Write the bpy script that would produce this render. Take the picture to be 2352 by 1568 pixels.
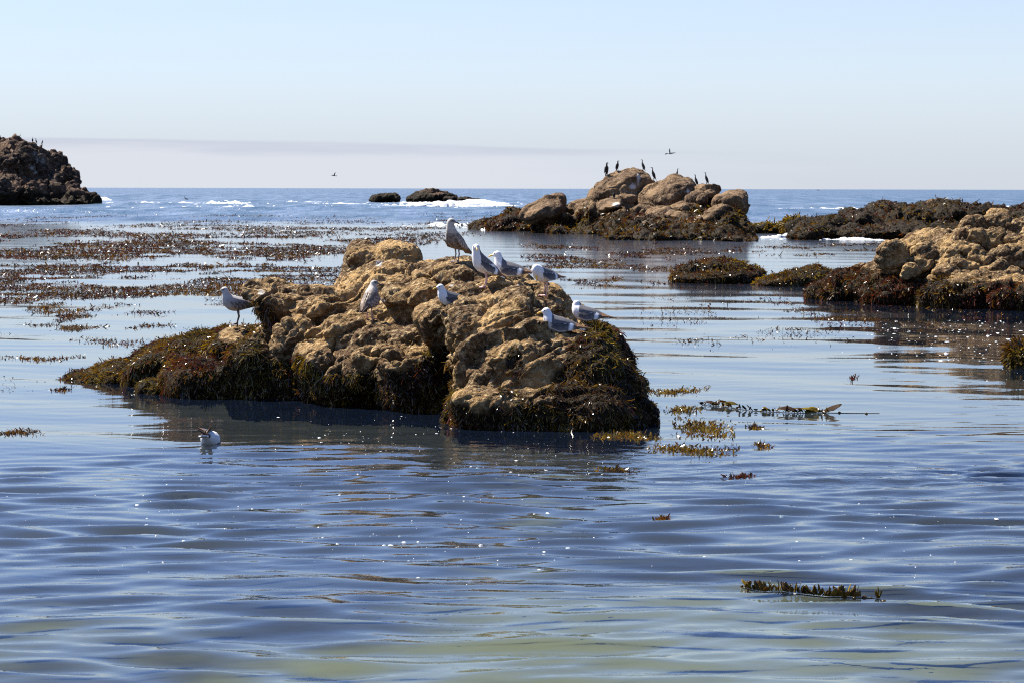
import bpy, math, random
import numpy as np
from mathutils import Vector, Matrix, Euler

for o in list(bpy.data.objects):
    bpy.data.objects.remove(o)
sc = bpy.context.scene
COL = sc.collection
R = math.radians

# ------------------------------------------------------------------ camera
F = 5553.0                       # focal length in units of a 2352-wide picture
CAM_H = 3.0
PITCH = math.atan((784 - 433.7) / F)
ROLL = 0.0023
cam = bpy.data.objects.new('camera', bpy.data.cameras.new('camera'))
COL.objects.link(cam)
sc.camera = cam
cam.data.sensor_width = 36.0
cam.data.lens = 36.0 * F / 2352.0
cam.data.clip_end = 80000
cam.location = (0, 0, CAM_H)
ROT = Matrix.Rotation(math.pi / 2 - PITCH, 3, 'X') @ Matrix.Rotation(ROLL, 3, 'Z')
cam.rotation_euler = ROT.to_euler()
cam.data.dof.use_dof = True
cam.data.dof.focus_distance = 31.5
cam.data.dof.aperture_fstop = 10.0

# ------------------------------------------------------------------ sky and sun
SUN_EL, SUN_AZ = R(51), R(-54)
w = bpy.data.worlds.new('World')
sc.world = w
w.use_nodes = True
nt = w.node_tree
N, L = nt.nodes, nt.links
bg = N['Background']
bg.inputs[1].default_value = 0.062
sky = N.new('ShaderNodeTexSky')
sky.sky_type = 'NISHITA'
sky.sun_disc = False
sky.sun_elevation = SUN_EL
sky.sun_rotation = SUN_AZ
sky.altitude = 0
sky.air_density = 1.0
sky.dust_density = 0.4
sky.ozone_density = 2.0


def mnode(tree, op, a, b=None, clamp=False):
    n = tree.nodes.new('ShaderNodeMath')
    n.operation = op
    n.use_clamp = clamp
    for i, v in enumerate((a, b)):
        if v is None:
            continue
        if isinstance(v, (int, float)):
            n.inputs[i].default_value = v
        else:
            tree.links.new(v, n.inputs[i])
    return n.outputs[0]


def mixc(tree, fac, a, b, blend='MIX'):
    n = tree.nodes.new('ShaderNodeMix')
    n.data_type = 'RGBA'
    n.blend_type = blend
    n.clamp_factor = True
    for sock, v in ((n.inputs[0], fac), (n.inputs[6], a), (n.inputs[7], b)):
        if isinstance(v, (int, float)):
            sock.default_value = v
        elif isinstance(v, tuple):
            sock.default_value = v if len(v) == 4 else (*v, 1)
        else:
            tree.links.new(v, sock)
    return n.outputs[2]


def smooth(tree, v, lo, hi):
    n = tree.nodes.new('ShaderNodeMapRange')
    n.interpolation_type = 'SMOOTHSTEP'
    n.inputs[1].default_value = lo
    n.inputs[2].default_value = hi
    tree.links.new(v, n.inputs[0])
    return n.outputs[0]


tc = N.new('ShaderNodeTexCoord')
sep = N.new('ShaderNodeSeparateXYZ')
L.new(tc.outputs['Generated'], sep.inputs[0])
dx, dz = sep.outputs[0], sep.outputs[2]
# marine haze: the air whitens towards the horizon
zpos = mnode(nt, 'MAXIMUM', dz, 0.0)
haze = mnode(nt, 'MULTIPLY', mnode(nt, 'POWER', 2.71828, mnode(nt, 'MULTIPLY', zpos, -6.5)), 0.97)
skyc = mixc(nt, 1.0, sky.outputs[0], (0.62, 0.79, 1.16), 'MULTIPLY')
hz = mixc(nt, smooth(nt, zpos, 0.0, 0.05), (3.69, 3.96, 4.4), (4.25, 4.56, 4.78))
hz = mixc(nt, smooth(nt, zpos, 0.04, 0.12), hz, (4.02, 4.15, 3.8))
skyc = mixc(nt, haze, skyc, hz)
# low fog bank lying on the horizon, thinning out seawards
mp = N.new('ShaderNodeMapping')
mp.inputs['Scale'].default_value = (7, 7, 90)
L.new(tc.outputs['Generated'], mp.inputs[0])
nz = N.new('ShaderNodeTexNoise')
nz.inputs['Scale'].default_value = 1.0
nz.inputs['Detail'].default_value = 6
nz.inputs['Roughness'].default_value = 0.55
L.new(mp.outputs[0], nz.inputs[0])
nfac = mnode(nt, 'SUBTRACT', nz.outputs[0], 0.5)
top = mnode(nt, 'SUBTRACT', 0.0172, mnode(nt, 'MULTIPLY', dx, 0.018))
top = mnode(nt, 'MINIMUM', mnode(nt, 'MAXIMUM', top, 0.006), 0.022)
top = mnode(nt, 'ADD', top, mnode(nt, 'MULTIPLY', nfac, 0.004))
below = mnode(nt, 'SUBTRACT', top, zpos)
bank = smooth(nt, below, -0.0004, 0.0011)
below2 = mnode(nt, 'ADD', below, mnode(nt, 'MULTIPLY', nfac, 0.012))
edge = mixc(nt, smooth(nt, below2, 0.0005, 0.0060), (3.41, 3.65, 4.28), (4.17, 4.36, 4.76))
bankfade = mnode(nt, 'SUBTRACT', 1.0, smooth(nt, mnode(nt, 'ADD', dx, mnode(nt, 'MULTIPLY', nfac, 0.25)), -0.05, 0.16))
skyc = mixc(nt, mnode(nt, 'MULTIPLY', bank, mnode(nt, 'MULTIPLY', bankfade, 0.9)), skyc, edge)
L.new(skyc, bg.inputs[0])

sun_d = bpy.data.lights.new('sun', 'SUN')
sun_d.energy = 5.0
sun_d.angle = R(0.53)
sun_d.color = (1.0, 0.94, 0.84)
sun = bpy.data.objects.new('sun', sun_d)
COL.objects.link(sun)
sdir = Vector((math.sin(SUN_AZ) * math.cos(SUN_EL), math.cos(SUN_AZ) * math.cos(SUN_EL), math.sin(SUN_EL)))
sun.rotation_euler = sdir.to_track_quat('Z', 'Y').to_euler()

sc.view_settings.view_transform = 'Standard'
sc.view_settings.look = 'None'
sc.view_settings.exposure = 1.5
sc.view_settings.gamma = 1.0
sc.render.engine = 'CYCLES'
sc.cycles.max_bounces = 8
sc.cycles.diffuse_bounces = 3
sc.cycles.glossy_bounces = 4
sc.cycles.transparent_max_bounces = 8
sc.cycles.caustics_reflective = False
sc.cycles.caustics_refractive = False
sc.cycles.sample_clamp_indirect = 6.0
sc.cycles.use_denoising = False
sc.cycles.filter_width = 1.1

# ------------------------------------------------------------------ helpers
RNG = np.random.default_rng(7)


def ray(px, py):
    return ROT @ Vector(((px - 1176) / F, -(py - 784) / F, -1.0))


def at(px, py, Y):
    """world point at distance Y (metres out to sea) in the direction of a picture point"""
    d = ray(px, py)
    return Vector((0, 0, CAM_H)) + d * (Y / d.y)


def on_water(px, py, z=0.0):
    d = ray(px, py)
    return Vector((0, 0, CAM_H)) + d * ((CAM_H - z) / -d.z)


def pxm(Y):
    return Y / F


def tag(o, label=None, cat=None, group=None, kind=None):
    if label:
        o['label'] = label
    if cat:
        o['category'] = cat
    if group:
        o['group'] = group
    if kind:
        o['kind'] = kind
    return o


def empty(name, loc, rz=0.0):
    o = bpy.data.objects.new(name, None)
    o.empty_display_size = 0.1
    COL.objects.link(o)
    o.location = loc
    o.rotation_euler = (0, 0, rz)
    return o


def mesh_np(name, v, faces, mat=None, parent=None, smooth_sh=True, attrs=None, cols=None):
    """faces: (n,3) or (n,4) int array, or a list of such arrays"""
    v = np.asarray(v, dtype=np.float32)
    if not isinstance(faces, (list, tuple)):
        faces = [faces]
    faces = [np.asarray(f, dtype=np.int32) for f in faces if len(f)]
    me = bpy.data.meshes.new(name)
    me.vertices.add(len(v))
    me.vertices.foreach_set('co', v.ravel())
    nl = sum(f.size for f in faces)
    npoly = sum(len(f) for f in faces)
    me.loops.add(nl)
    me.polygons.add(npoly)
    me.loops.foreach_set('vertex_index', np.concatenate([f.ravel() for f in faces]))
    tot = np.concatenate([np.full(len(f), f.shape[1], np.int32) for f in faces])
    start = np.concatenate([[0], np.cumsum(tot)[:-1]]).astype(np.int32)
    me.polygons.foreach_set('loop_start', start)
    me.polygons.foreach_set('use_smooth', np.full(npoly, smooth_sh, bool))
    me.update(calc_edges=True)
    if attrs:
        for k, a in attrs.items():
            at_ = me.attributes.new(k, 'FLOAT', 'POINT')
            at_.data.foreach_set('value', np.asarray(a, np.float32))
    if cols is not None:
        ca = me.attributes.new('col', 'FLOAT_COLOR', 'POINT')
        c = np.ones((len(v), 4), np.float32)
        c[:, :3] = cols
        ca.data.foreach_set('color', c.ravel())
    if mat:
        me.materials.append(mat)
    o = bpy.data.objects.new(name, me)
    COL.objects.link(o)
    if parent:
        o.parent = parent
    return o


# ---- gradient noise
def _hash(i, j, k, seed):
    h = (i * 374761393 + j * 668265263 + k * 2147483647 + seed * 1274126177) & 0xFFFFFFFF
    h = ((h ^ (h >> 13)) * 1274126177) & 0xFFFFFFFF
    h = h ^ (h >> 16)
    return h


_G = np.array([[1, 1, 0], [-1, 1, 0], [1, -1, 0], [-1, -1, 0], [1, 0, 1], [-1, 0, 1], [1, 0, -1], [-1, 0, -1],
               [0, 1, 1], [0, -1, 1], [0, 1, -1], [0, -1, -1]], np.float64)


_GX, _GY, _GZ = (np.ascontiguousarray(_G[:, k]).astype(np.float32) for k in range(3))


def noise(p, seed=0):
    p = np.asarray(p, np.float64)
    i = np.floor(p).astype(np.int64)
    f = (p - i).astype(np.float32)
    u = f * f * f * (f * (f * 6 - 15) + 10)
    r = np.zeros(len(p), np.float32)
    fx, fy, fz = (np.ascontiguousarray(f[:, k]) for k in range(3))
    ux, uy, uz = (np.ascontiguousarray(u[:, k]) for k in range(3))
    ix, iy, iz = (np.ascontiguousarray(i[:, k]) for k in range(3))
    for a in (0, 1):
        wa = ux if a else 1 - ux
        for b in (0, 1):
            wb = wa * (uy if b else 1 - uy)
            for c in (0, 1):
                wc = wb * (uz if c else 1 - uz)
                h = _hash(ix + a, iy + b, iz + c, seed) % 12
                r += wc * ((fx - a) * _GX[h] + (fy - b) * _GY[h] + (fz - c) * _GZ[h])
    return r.astype(np.float64)


def fbm(p, octaves=4, seed=0, gain=0.5, lac=2.03):
    p = np.asarray(p, np.float64)
    r = np.zeros(len(p))
    a = 1.0
    for k in range(octaves):
        r += a * noise(p, seed + k * 17)
        p = p * lac + 3.1
        a *= gain
    return r


def ridged(p, octaves=3, seed=0):
    r = np.zeros(len(p))
    a = 1.0
    for k in range(octaves):
        r += a * (1 - np.minimum(1, np.abs(noise(p, seed + 31 * k)) * 2.2))
        p = p * 2.1 + 1.7
        a *= 0.5
    return r / 1.75


def worley(p, seed=0):
    """distance to nearest and second nearest cell point, and a random number per cell"""
    p = np.asarray(p, np.float64)
    i = np.floor(p).astype(np.int64)
    f1 = np.full(len(p), 9.0)
    f2 = np.full(len(p), 9.0)
    idn = np.zeros(len(p))
    rel = np.zeros_like(p)
    for a in (-1, 0, 1):
        for b in (-1, 0, 1):
            for c in (-1, 0, 1):
                ci, cj, ck = i[:, 0] + a, i[:, 1] + b, i[:, 2] + c
                h = _hash(ci, cj, ck, seed)
                ox = (h & 1023) / 1023.0
                oy = ((h >> 10) & 1023) / 1023.0
                oz = ((h >> 20) & 1023) / 1023.0
                d = np.sqrt((ci + ox - p[:, 0]) ** 2 + (cj + oy - p[:, 1]) ** 2 + (ck + oz - p[:, 2]) ** 2)
                near_ = d < f1
                f2 = np.where(near_, f1, np.minimum(f2, d))
                idn = np.where(near_, ((h * 7919) & 0xFFFF) / 65535.0, idn)
                f1 = np.where(near_, d, f1)
                rel[near_] = (p - np.stack([ci + ox, cj + oy, ck + oz], 1))[near_]
    return f1, f2, idn, rel


def sstep(x, a, b):
    t = np.clip((x - a) / (b - a), 0, 1)
    return t * t * (3 - 2 * t)


# ---- unit sphere
def _sphere():
    import bmesh
    bm = bmesh.new()
    bmesh.ops.create_icosphere(bm, subdivisions=4, radius=1.0)
    v = np.array([x.co[:] for x in bm.verts])
    f = np.array([[x.index for x in q.verts] for q in bm.faces])
    bm.free()
    return v, f


SPH_V, SPH_F = _sphere()


def _sphere_lo():
    import bmesh
    bm = bmesh.new()
    bmesh.ops.create_icosphere(bm, subdivisions=2, radius=1.0)
    v = np.array([x.co[:] for x in bm.verts])
    f = np.array([[x.index for x in q.verts] for q in bm.faces])
    bm.free()
    return v, f


SPL_V, SPL_F = _sphere_lo()


def remesh(v, f, voxel):
    """voxel union of overlapping closed shapes -> verts, quads"""
    me = bpy.data.meshes.new('tmp')
    me.from_pydata(v.tolist(), [], f.tolist())
    o = bpy.data.objects.new('tmp', me)
    COL.objects.link(o)
    m = o.modifiers.new('r', 'REMESH')
    m.mode = 'VOXEL'
    m.voxel_size = voxel
    m.adaptivity = 0
    dg = bpy.context.evaluated_depsgraph_get()
    ev = o.evaluated_get(dg).to_mesh()
    n = len(ev.vertices)
    vv = np.empty(n * 3, np.float32)
    ev.vertices.foreach_get('co', vv)
    nl = len(ev.loops)
    li = np.empty(nl, np.int32)
    ev.loops.foreach_get('vertex_index', li)
    tot = np.empty(len(ev.polygons), np.int32)
    ev.polygons.foreach_get('loop_total', tot)
    assert (tot == 4).all()
    q = li.reshape(-1, 4)
    o.evaluated_get(dg).to_mesh_clear()
    bpy.data.objects.remove(o)
    bpy.data.meshes.remove(me)
    return vv.reshape(-1, 3).astype(np.float64), q


def laplace(v, q, it, lam=0.5):
    e = np.concatenate([q[:, [0, 1]], q[:, [1, 2]], q[:, [2, 3]], q[:, [3, 0]]])
    e = np.concatenate([e, e[:, ::-1]])
    n = len(v)
    deg = np.bincount(e[:, 0], minlength=n).astype(float)
    for _ in range(it):
        s = np.stack([np.bincount(e[:, 0], weights=v[e[:, 1], k], minlength=n) for k in range(3)], 1)
        v = v + lam * (s / deg[:, None] - v)
    return v


def normals(v, q):
    fn = np.cross(v[q[:, 2]] - v[q[:, 0]], v[q[:, 3]] - v[q[:, 1]])
    n = np.zeros_like(v)
    for k in range(4):
        for c in range(3):
            n[:, c] += np.bincount(q[:, k], weights=fn[:, c], minlength=len(v))
    return n / np.maximum(np.linalg.norm(n, axis=1), 1e-9)[:, None]


def cull(v, q, keep_vert):
    kf = keep_vert[q].any(axis=1)
    q = q[kf]
    used = np.zeros(len(v), bool)
    used[q.ravel()] = True
    idx = np.cumsum(used) - 1
    return used, idx[q]


# ------------------------------------------------------------------ materials
def new_mat(name):
    m = bpy.data.materials.new(name)
    m.use_nodes = True
    return m, m.node_tree, m.node_tree.nodes['Principled BSDF']


def attr(tree, name, fac=True):
    n = tree.nodes.new('ShaderNodeAttribute')
    n.attribute_name = name
    return n.outputs['Fac'] if fac else n.outputs['Color']


def tnoise(tree, vec, scale, detail=4, rough=0.55):
    n = tree.nodes.new('ShaderNodeTexNoise')
    n.inputs['Scale'].default_value = scale
    n.inputs['Detail'].default_value = detail
    n.inputs['Roughness'].default_value = rough
    tree.links.new(vec, n.inputs[0])
    return n.outputs[0]


def rock_mat(name, c_light, c_dark, c_pale, fine, bump_h):
    m, t, p = new_mat(name)
    co = t.nodes.new('ShaderNodeTexCoord').outputs['Object']
    n1 = tnoise(t, co, fine * 0.05, 5)
    n2 = tnoise(t, co, fine * 0.4, 5, 0.65)
    n3 = tnoise(t, co, fine, 3, 0.6)
    vo = t.nodes.new('ShaderNodeTexVoronoi')
    vo.inputs['Scale'].default_value = fine * 0.7
    t.links.new(co, vo.inputs[0])
    base = mixc(t, smooth(t, n1, 0.38, 0.66), c_dark, c_light)
    base = mixc(t, mnode(t, 'MULTIPLY', smooth(t, n2, 0.46, 0.74), 0.75), base, c_pale)
    base = mixc(t, mnode(t, 'MULTIPLY', smooth(t, n3, 0.56, 0.38), 0.0), base, c_dark)
    speck = smooth(t, n3, 0.60, 0.70)
    base = mixc(t, mnode(t, 'MULTIPLY', speck, 0.45), base, (0.42, 0.37, 0.29))
    pit = smooth(t, n3, 0.44, 0.30)
    base = mixc(t, mnode(t, 'MULTIPLY', pit, 0.6), base, tuple(0.35 * c for c in c_dark))
    # white droppings
    base = mixc(t, attr(t, 'guano'), base, (0.5, 0.46, 0.41))
    wd = attr(t, 'weed')
    wn = mixc(t, smooth(t, n2, 0.4, 0.6), (0.009, 0.006, 0.004), (0.024, 0.017, 0.008))
    base = mixc(t, wd, base, wn)
    t.links.new(base, p.inputs['Base Color'])
    p.inputs['Roughness'].default_value = 0.85
    t.links.new(mnode(t, 'SUBTRACT', 0.88, mnode(t, 'MULTIPLY', wd, 0.1)), p.inputs['Roughness'])
    p.inputs['Specular IOR Level'].default_value = 0.08
    b = t.nodes.new('ShaderNodeBump')
    b.inputs['Strength'].default_value = 0.9
    b.inputs['Distance'].default_value = bump_h
    h = mnode(t, 'ADD', mnode(t, 'MULTIPLY', n2, 1.2), mnode(t, 'ADD', mnode(t, 'MULTIPLY', n3, 0.7), mnode(t, 'MULTIPLY', vo.outputs['Distance'], 0.5)))
    t.links.new(h, b.inputs['Height'])
    t.links.new(b.outputs[0], p.inputs['Normal'])
    return m


M_TAN = rock_mat('barnacled_tan_rock', (0.29, 0.180, 0.074), (0.066, 0.037, 0.017), (0.49, 0.365, 0.20), 26, 0.055)
M_FAR = rock_mat('brown_sea_rock', (0.170, 0.108, 0.057), (0.062, 0.037, 0.021), (0.25, 0.178, 0.108), 9, 0.08)
M_LEFT = rock_mat('dark_cliff_rock', (0.095, 0.056, 0.034), (0.027, 0.016, 0.011), (0.18, 0.13, 0.092), 3.5, 0.35)


def weed_mat(name, rough, transl, gloss):
    m, t, p = new_mat(name)
    t.nodes.remove(p)
    c = attr(t, 'col', False)
    df = t.nodes.new('ShaderNodeBsdfDiffuse')
    t.links.new(c, df.inputs[0])
    tr = t.nodes.new('ShaderNodeBsdfTranslucent')
    t.links.new(mixc(t, 1.0, c, (1.6, 1.25, 0.5), 'MULTIPLY'), tr.inputs[0])
    m1 = t.nodes.new('ShaderNodeMixShader')
    m1.inputs[0].default_value = transl
    t.links.new(df.outputs[0], m1.inputs[1])
    t.links.new(tr.outputs[0], m1.inputs[2])
    gl = t.nodes.new('ShaderNodeBsdfGlossy')
    gl.inputs['Roughness'].default_value = rough
    m2 = t.nodes.new('ShaderNodeMixShader')
    m2.inputs[0].default_value = gloss
    t.links.new(m1.outputs[0], m2.inputs[1])
    t.links.new(gl.outputs[0], m2.inputs[2])
    t.links.new(m2.outputs[0], t.nodes['Material Output'].inputs[0])
    return m


M_WEED = weed_mat('wet_seaweed', 0.18, 0.25, 0.032)
M_WEED_FAR = weed_mat('distant_seaweed', 0.30, 0.25, 0.014)
M_KELP = weed_mat('floating_kelp_blades', 0.22, 0.30, 0.025)


def plume_mat():
    m, t, p = new_mat('bird_plumage')
    c = attr(t, 'col', False)
    co = t.nodes.new('ShaderNodeTexCoord').outputs['Object']
    n = tnoise(t, co, 60, 3)
    c = mixc(t, mnode(t, 'MULTIPLY', smooth(t, n, 0.4, 0.65), 0.25), c, mixc(t, 1.0, c, (0.62, 0.6, 0.58), 'MULTIPLY'))
    t.links.new(c, p.inputs['Base Color'])
    p.inputs['Roughness'].default_value = 0.75
    p.inputs['Specular IOR Level'].default_value = 0.2
    b = t.nodes.new('ShaderNodeBump')
    b.inputs['Strength'].default_value = 0.5
    b.inputs['Distance'].default_value = 0.004
    t.links.new(n, b.inputs['Height'])
    t.links.new(b.outputs[0], p.inputs['Normal'])
    return m


M_PLUME = plume_mat()


def plain_mat(name, col, rough=0.5, var=0.2, scale=30):
    m, t, p = new_mat(name)
    co = t.nodes.new('ShaderNodeTexCoord').outputs['Object']
    n = tnoise(t, co, scale, 3)
    t.links.new(mixc(t, n, tuple(c * (1 - var) for c in col), tuple(min(1, c * (1 + var)) for c in col)), p.inputs['Base Color'])
    p.inputs['Roughness'].default_value = rough
    return m


M_BEAK_Y = plain_mat('yellow_bill', (0.75, 0.42, 0.04), 0.4)
M_BEAK_K = plain_mat('dark_bill', (0.05, 0.04, 0.04), 0.4)
M_EYE = plain_mat('bird_eye', (0.02, 0.015, 0.01), 0.15)
M_PINK = plain_mat('pink_bird_skin', (0.50, 0.30, 0.27), 0.5)
M_GREYLEG = plain_mat('grey_brown_bird_skin', (0.16, 0.12, 0.11), 0.5)
M_BLACK = plain_mat('black_bird_skin', (0.02, 0.02, 0.02), 0.4)


def foam_mat():
    m, t, p = new_mat('sea_foam')
    co = t.nodes.new('ShaderNodeTexCoord').outputs['Object']
    n = tnoise(t, co, 12, 4)
    t.links.new(mixc(t, n, (0.38, 0.40, 0.42), (0.52, 0.53, 0.53)), p.inputs['Base Color'])
    p.inputs['Roughness'].default_value = 0.6
    p.inputs['Subsurface Weight'].default_value = 0.0
    return m


M_FOAM = foam_mat()


def water_mat():
    m, t, p = new_mat('sea_water')
    t.nodes.remove(p)
    co = t.nodes.new('ShaderNodeTexCoord').outputs['Object']
    chop = attr(t, 'chop')
    rip = attr(t, 'ripple')
    mp1 = t.nodes.new('ShaderNodeMapping')
    mp1.inputs['Scale'].default_value = (1.0, 1.6, 1)
    t.links.new(co, mp1.inputs[0])
    fine = tnoise(t, mp1.outputs[0], 5.5, 3, 0.5)
    mp2 = t.nodes.new('ShaderNodeMapping')
    mp2.inputs['Scale'].default_value = (0.11, 0.035, 1)
    t.links.new(co, mp2.inputs[0])
    big = tnoise(t, mp2.outputs[0], 1.0, 7, 0.62)
    b1 = t.nodes.new('ShaderNodeBump')
    b1.inputs['Distance'].default_value = 0.02
    t.links.new(rip, b1.inputs['Strength'])
    t.links.new(fine, b1.inputs['Height'])
    b2 = t.nodes.new('ShaderNodeBump')
    b2.inputs['Distance'].default_value = 3.0
    t.links.new(chop, b2.inputs['Strength'])
    t.links.new(big, b2.inputs['Height'])
    t.links.new(b1.outputs[0], b2.inputs['Normal'])
    nrm = b2.outputs[0]
    fr = t.nodes.new('ShaderNodeFresnel')
    fr.inputs['IOR'].default_value = 1.42
    t.links.new(nrm, fr.inputs['Normal'])
    gl = t.nodes.new('ShaderNodeBsdfGlossy')
    gl.inputs['Color'].default_value = (1, 1, 1, 1)
    t.links.new(attr(t, 'rough'), gl.inputs['Roughness'])
    t.links.new(nrm, gl.inputs['Normal'])
    df = t.nodes.new('ShaderNodeBsdfDiffuse')
    t.links.new(mixc(t, chop, (0.009, 0.018, 0.040), (0.012, 0.040, 0.075)), df.inputs[0])
    tr = t.nodes.new('ShaderNodeBsdfTransparent')
    tr.inputs[0].default_value = (0.74, 0.82, 0.76, 1)
    body = t.nodes.new('ShaderNodeMixShader')
    t.links.new(mnode(t, 'ADD', 0.30, mnode(t, 'MULTIPLY', chop, 0.70), True), body.inputs[0])
    t.links.new(tr.outputs[0], body.inputs[1])
    t.links.new(df.outputs[0], body.inputs[2])
    mx = t.nodes.new('ShaderNodeMixShader')
    fe = t.nodes.new('ShaderNodeMix')
    t.links.new(mnode(t, 'MULTIPLY', chop, 0.9), fe.inputs[0])
    t.links.new(fr.outputs[0], fe.inputs[2])
    mp3 = t.nodes.new('ShaderNodeMapping')
    mp3.inputs['Scale'].default_value = (0.22, 0.022, 1)
    t.links.new(co, mp3.inputs[0])
    patch = tnoise(t, mp3.outputs[0], 1.0, 6, 0.6)
    t.links.new(mnode(t, 'ADD', -0.22, mnode(t, 'MULTIPLY', patch, 1.02), True), fe.inputs[3])
    t.links.new(fe.outputs[0], mx.inputs[0])
    t.links.new(body.outputs[0], mx.inputs[1])
    t.links.new(gl.outputs[0], mx.inputs[2])
    t.links.new(mx.outputs[0], t.nodes['Material Output'].inputs[0])
    return m


M_WATER = water_mat()


def seabed_mat():
    m, t, p = new_mat('sandy_seabed')
    co = t.nodes.new('ShaderNodeTexCoord').outputs['Object']
    n1 = tnoise(t, co, 0.35, 4)
    n2 = tnoise(t, co, 3.0, 5)
    rocky_dim = smooth(t, mnode(t, 'ADD', n1, attr(t, 'deep')), 0.60, 0.95)  # dark reef tone outwards also stands in for light absorbed by deeper water
    sand = mixc(t, n2, (0.20, 0.185, 0.10), (0.28, 0.255, 0.145))
    reef = mixc(t, n2, (0.012, 0.009, 0.006), (0.035, 0.026, 0.016))
    t.links.new(mixc(t, rocky_dim, sand, reef), p.inputs['Base Color'])
    p.inputs['Roughness'].default_value = 0.95
    return m


M_BED = seabed_mat()

# ------------------------------------------------------------------ sea
WRNG = np.random.default_rng(21)


def wave_set(n, lmin, lmax, spread, steep, main=-math.pi / 2):
    lam = np.exp(WRNG.uniform(np.log(lmin), np.log(lmax), n))
    ang = main + WRNG.normal(0, spread, n)
    ph = WRNG.uniform(0, 2 * np.pi, n)
    k = 2 * np.pi / lam
    amp = steep / k / math.sqrt(n / 2)
    return k * np.cos(ang), k * np.sin(ang), ph, amp


W_NEAR = wave_set(44, 0.24, 1.0, 0.30, 0.19)
W_SMALL = wave_set(24, 0.14, 0.40, 0.75, 0.075)
W_SWELL = wave_set(6, 3, 9, 0.3, 0.012)
W_CALM = wave_set(18, 0.3, 1.4, 0.5, 0.014)
W_FAR = wave_set(16, 5, 30, 0.5, 0.10)


def wsum(W, x, y):
    h = np.zeros_like(x)
    for kx, ky, ph, a in zip(*W):
        h += a * np.sin(kx * x + ky * y + ph)
    return h


def masks(x, y):
    P = np.stack([x, y, np.zeros_like(x)], 1)
    n1 = noise(P * np.array([0.22, 0.22, 1]), 5)
    n2 = noise(P * np.array([0.5, 0.35, 1]), 9)
    near = 1 - sstep(y + 2.0 * n1, 23.5, 29.5)
    near = np.maximum(near, 0.5 * sstep(x, 1.0, 3.5) * (1 - sstep(y, 27, 33)))
    near = near * (0.72 + 0.7 * n2)
    # short chop set up by the backwash off the rock
    cx, cy = 0.6, 27.2
    small = np.exp(-(((x - cx) / 2.0) ** 2 + ((y - cy) / 1.3) ** 2)) * 0.75
    small += np.exp(-(((x - 3.5) / 2.6) ** 2 + ((y - 25.2) / 1.1) ** 2)) * 1.0
    small += 0.15 * (1 - sstep(y, 24, 31)) + 0.5 * np.clip(n1, 0, 1) * (1 - sstep(y, 24, 28))
    open_ = sstep(y + 18 * n1, 185, 250)
    mid = sstep(y + 10 * n1, 120, 170) * sstep(x + 0.0 * y, 2.0, 14.0)
    chop = np.clip(np.maximum(open_, 0.30 * mid), 0, 1)
    return near, small, chop


def sea_h(x, y):
    near, small, chop = masks(x, y)
    P = np.stack([x * 0.35, y * 0.35, np.zeros_like(x)], 1)
    xw = x + 0.55 * noise(P, 3)
    yw = y + 0.55 * noise(P, 4)
    h = near * wsum(W_NEAR, xw, yw) + small * wsum(W_SMALL, xw, yw)
    farfade = 1 - sstep(y, 60, 120)
    h += farfade * wsum(W_CALM, xw, yw) + wsum(W_SWELL, x, y) * (1 - sstep(y, 90, 200))
    h += chop * wsum(W_FAR, x, y) * 0.6 * (1 - sstep(y, 900, 2500))
    return h


# rows closer together near the shore, a sheet that reaches the horizon
ys = [7.0]
while ys[-1] < 40000:
    y_ = ys[-1]
    ys.append(y_ + max(0.062, min(y_ * y_ / 9500.0, 0.035 * y_ + y_ * y_ / 50000.0)))
ys = np.array(ys)
NC = 560
ang = np.linspace(-0.36, 0.36, NC)
X = ys[:, None] * np.tan(ang)[None, :]
Yg = np.repeat(ys[:, None], NC, 1)
xf, yf = X.ravel(), Yg.ravel()
near_, small_, chop_ = masks(xf, yf)
Z = sea_h(xf, yf)
nr = len(ys)
ii = np.arange(nr * NC).reshape(nr, NC)
q = np.stack([ii[:-1, :-1], ii[:-1, 1:], ii[1:, 1:], ii[1:, :-1]], -1).reshape(-1, 4)
ripple = np.clip(0.05 + 0.5 * small_ + 0.35 * chop_, 0, 1) * (1 - sstep(yf, 250, 600))
sea = mesh_np('sea', np.stack([xf, yf, Z], 1), q, M_WATER, attrs={'chop': chop_, 'ripple': ripple, 'rough': 0.015 + 0.085 * sstep(yf, 40, 85) + 0.15 * chop_})
tag(sea, 'calm blue sea water rippling towards the horizon', 'sea', kind='structure')

by = np.array([4, 8, 12, 15, 18, 21, 24, 28, 34, 50, 100, 400, 2000, 41000.0])
bz = np.array([-0.35, -.35, -.4, -.45, -.5, -.58, -.72, -1.2, -2.4, -4, -6, -10, -20, -60.0])
yb = np.concatenate([np.arange(4, 40, 0.3), np.geomspace(40, 41000, 40)])
ab = np.linspace(-0.6, 0.6, 120)
XB = (yb[:, None] * np.tan(ab)[None, :]).ravel()
YB = np.repeat(yb[:, None], 120, 1).ravel()
PB = np.stack([XB * 0.5, YB * 0.5, np.zeros_like(XB)], 1)
ZB = np.interp(YB, by, bz) + 0.10 * fbm(PB, 3, 8) * sstep(YB, 3, 30)
ib = np.arange(len(yb) * 120).reshape(len(yb), 120)
qb = np.stack([ib[:-1, :-1], ib[:-1, 1:], ib[1:, 1:], ib[1:, :-1]], -1).reshape(-1, 4)
deepa = sstep(YB, 17.5, 25.5) * 0.45 + 0.16 * np.clip(np.abs(XB - 0.7) - 0.9, 0, 2.2)  # more reef tone with distance, imitating light lost in depth; patchy reef sideways
bed = mesh_np('seabed', np.stack([XB, YB, ZB], 1), qb, M_BED, attrs={'deep': deepa})
tag(bed, 'pale sandy seabed under the shallow near water', 'seabed', kind='structure')


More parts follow.
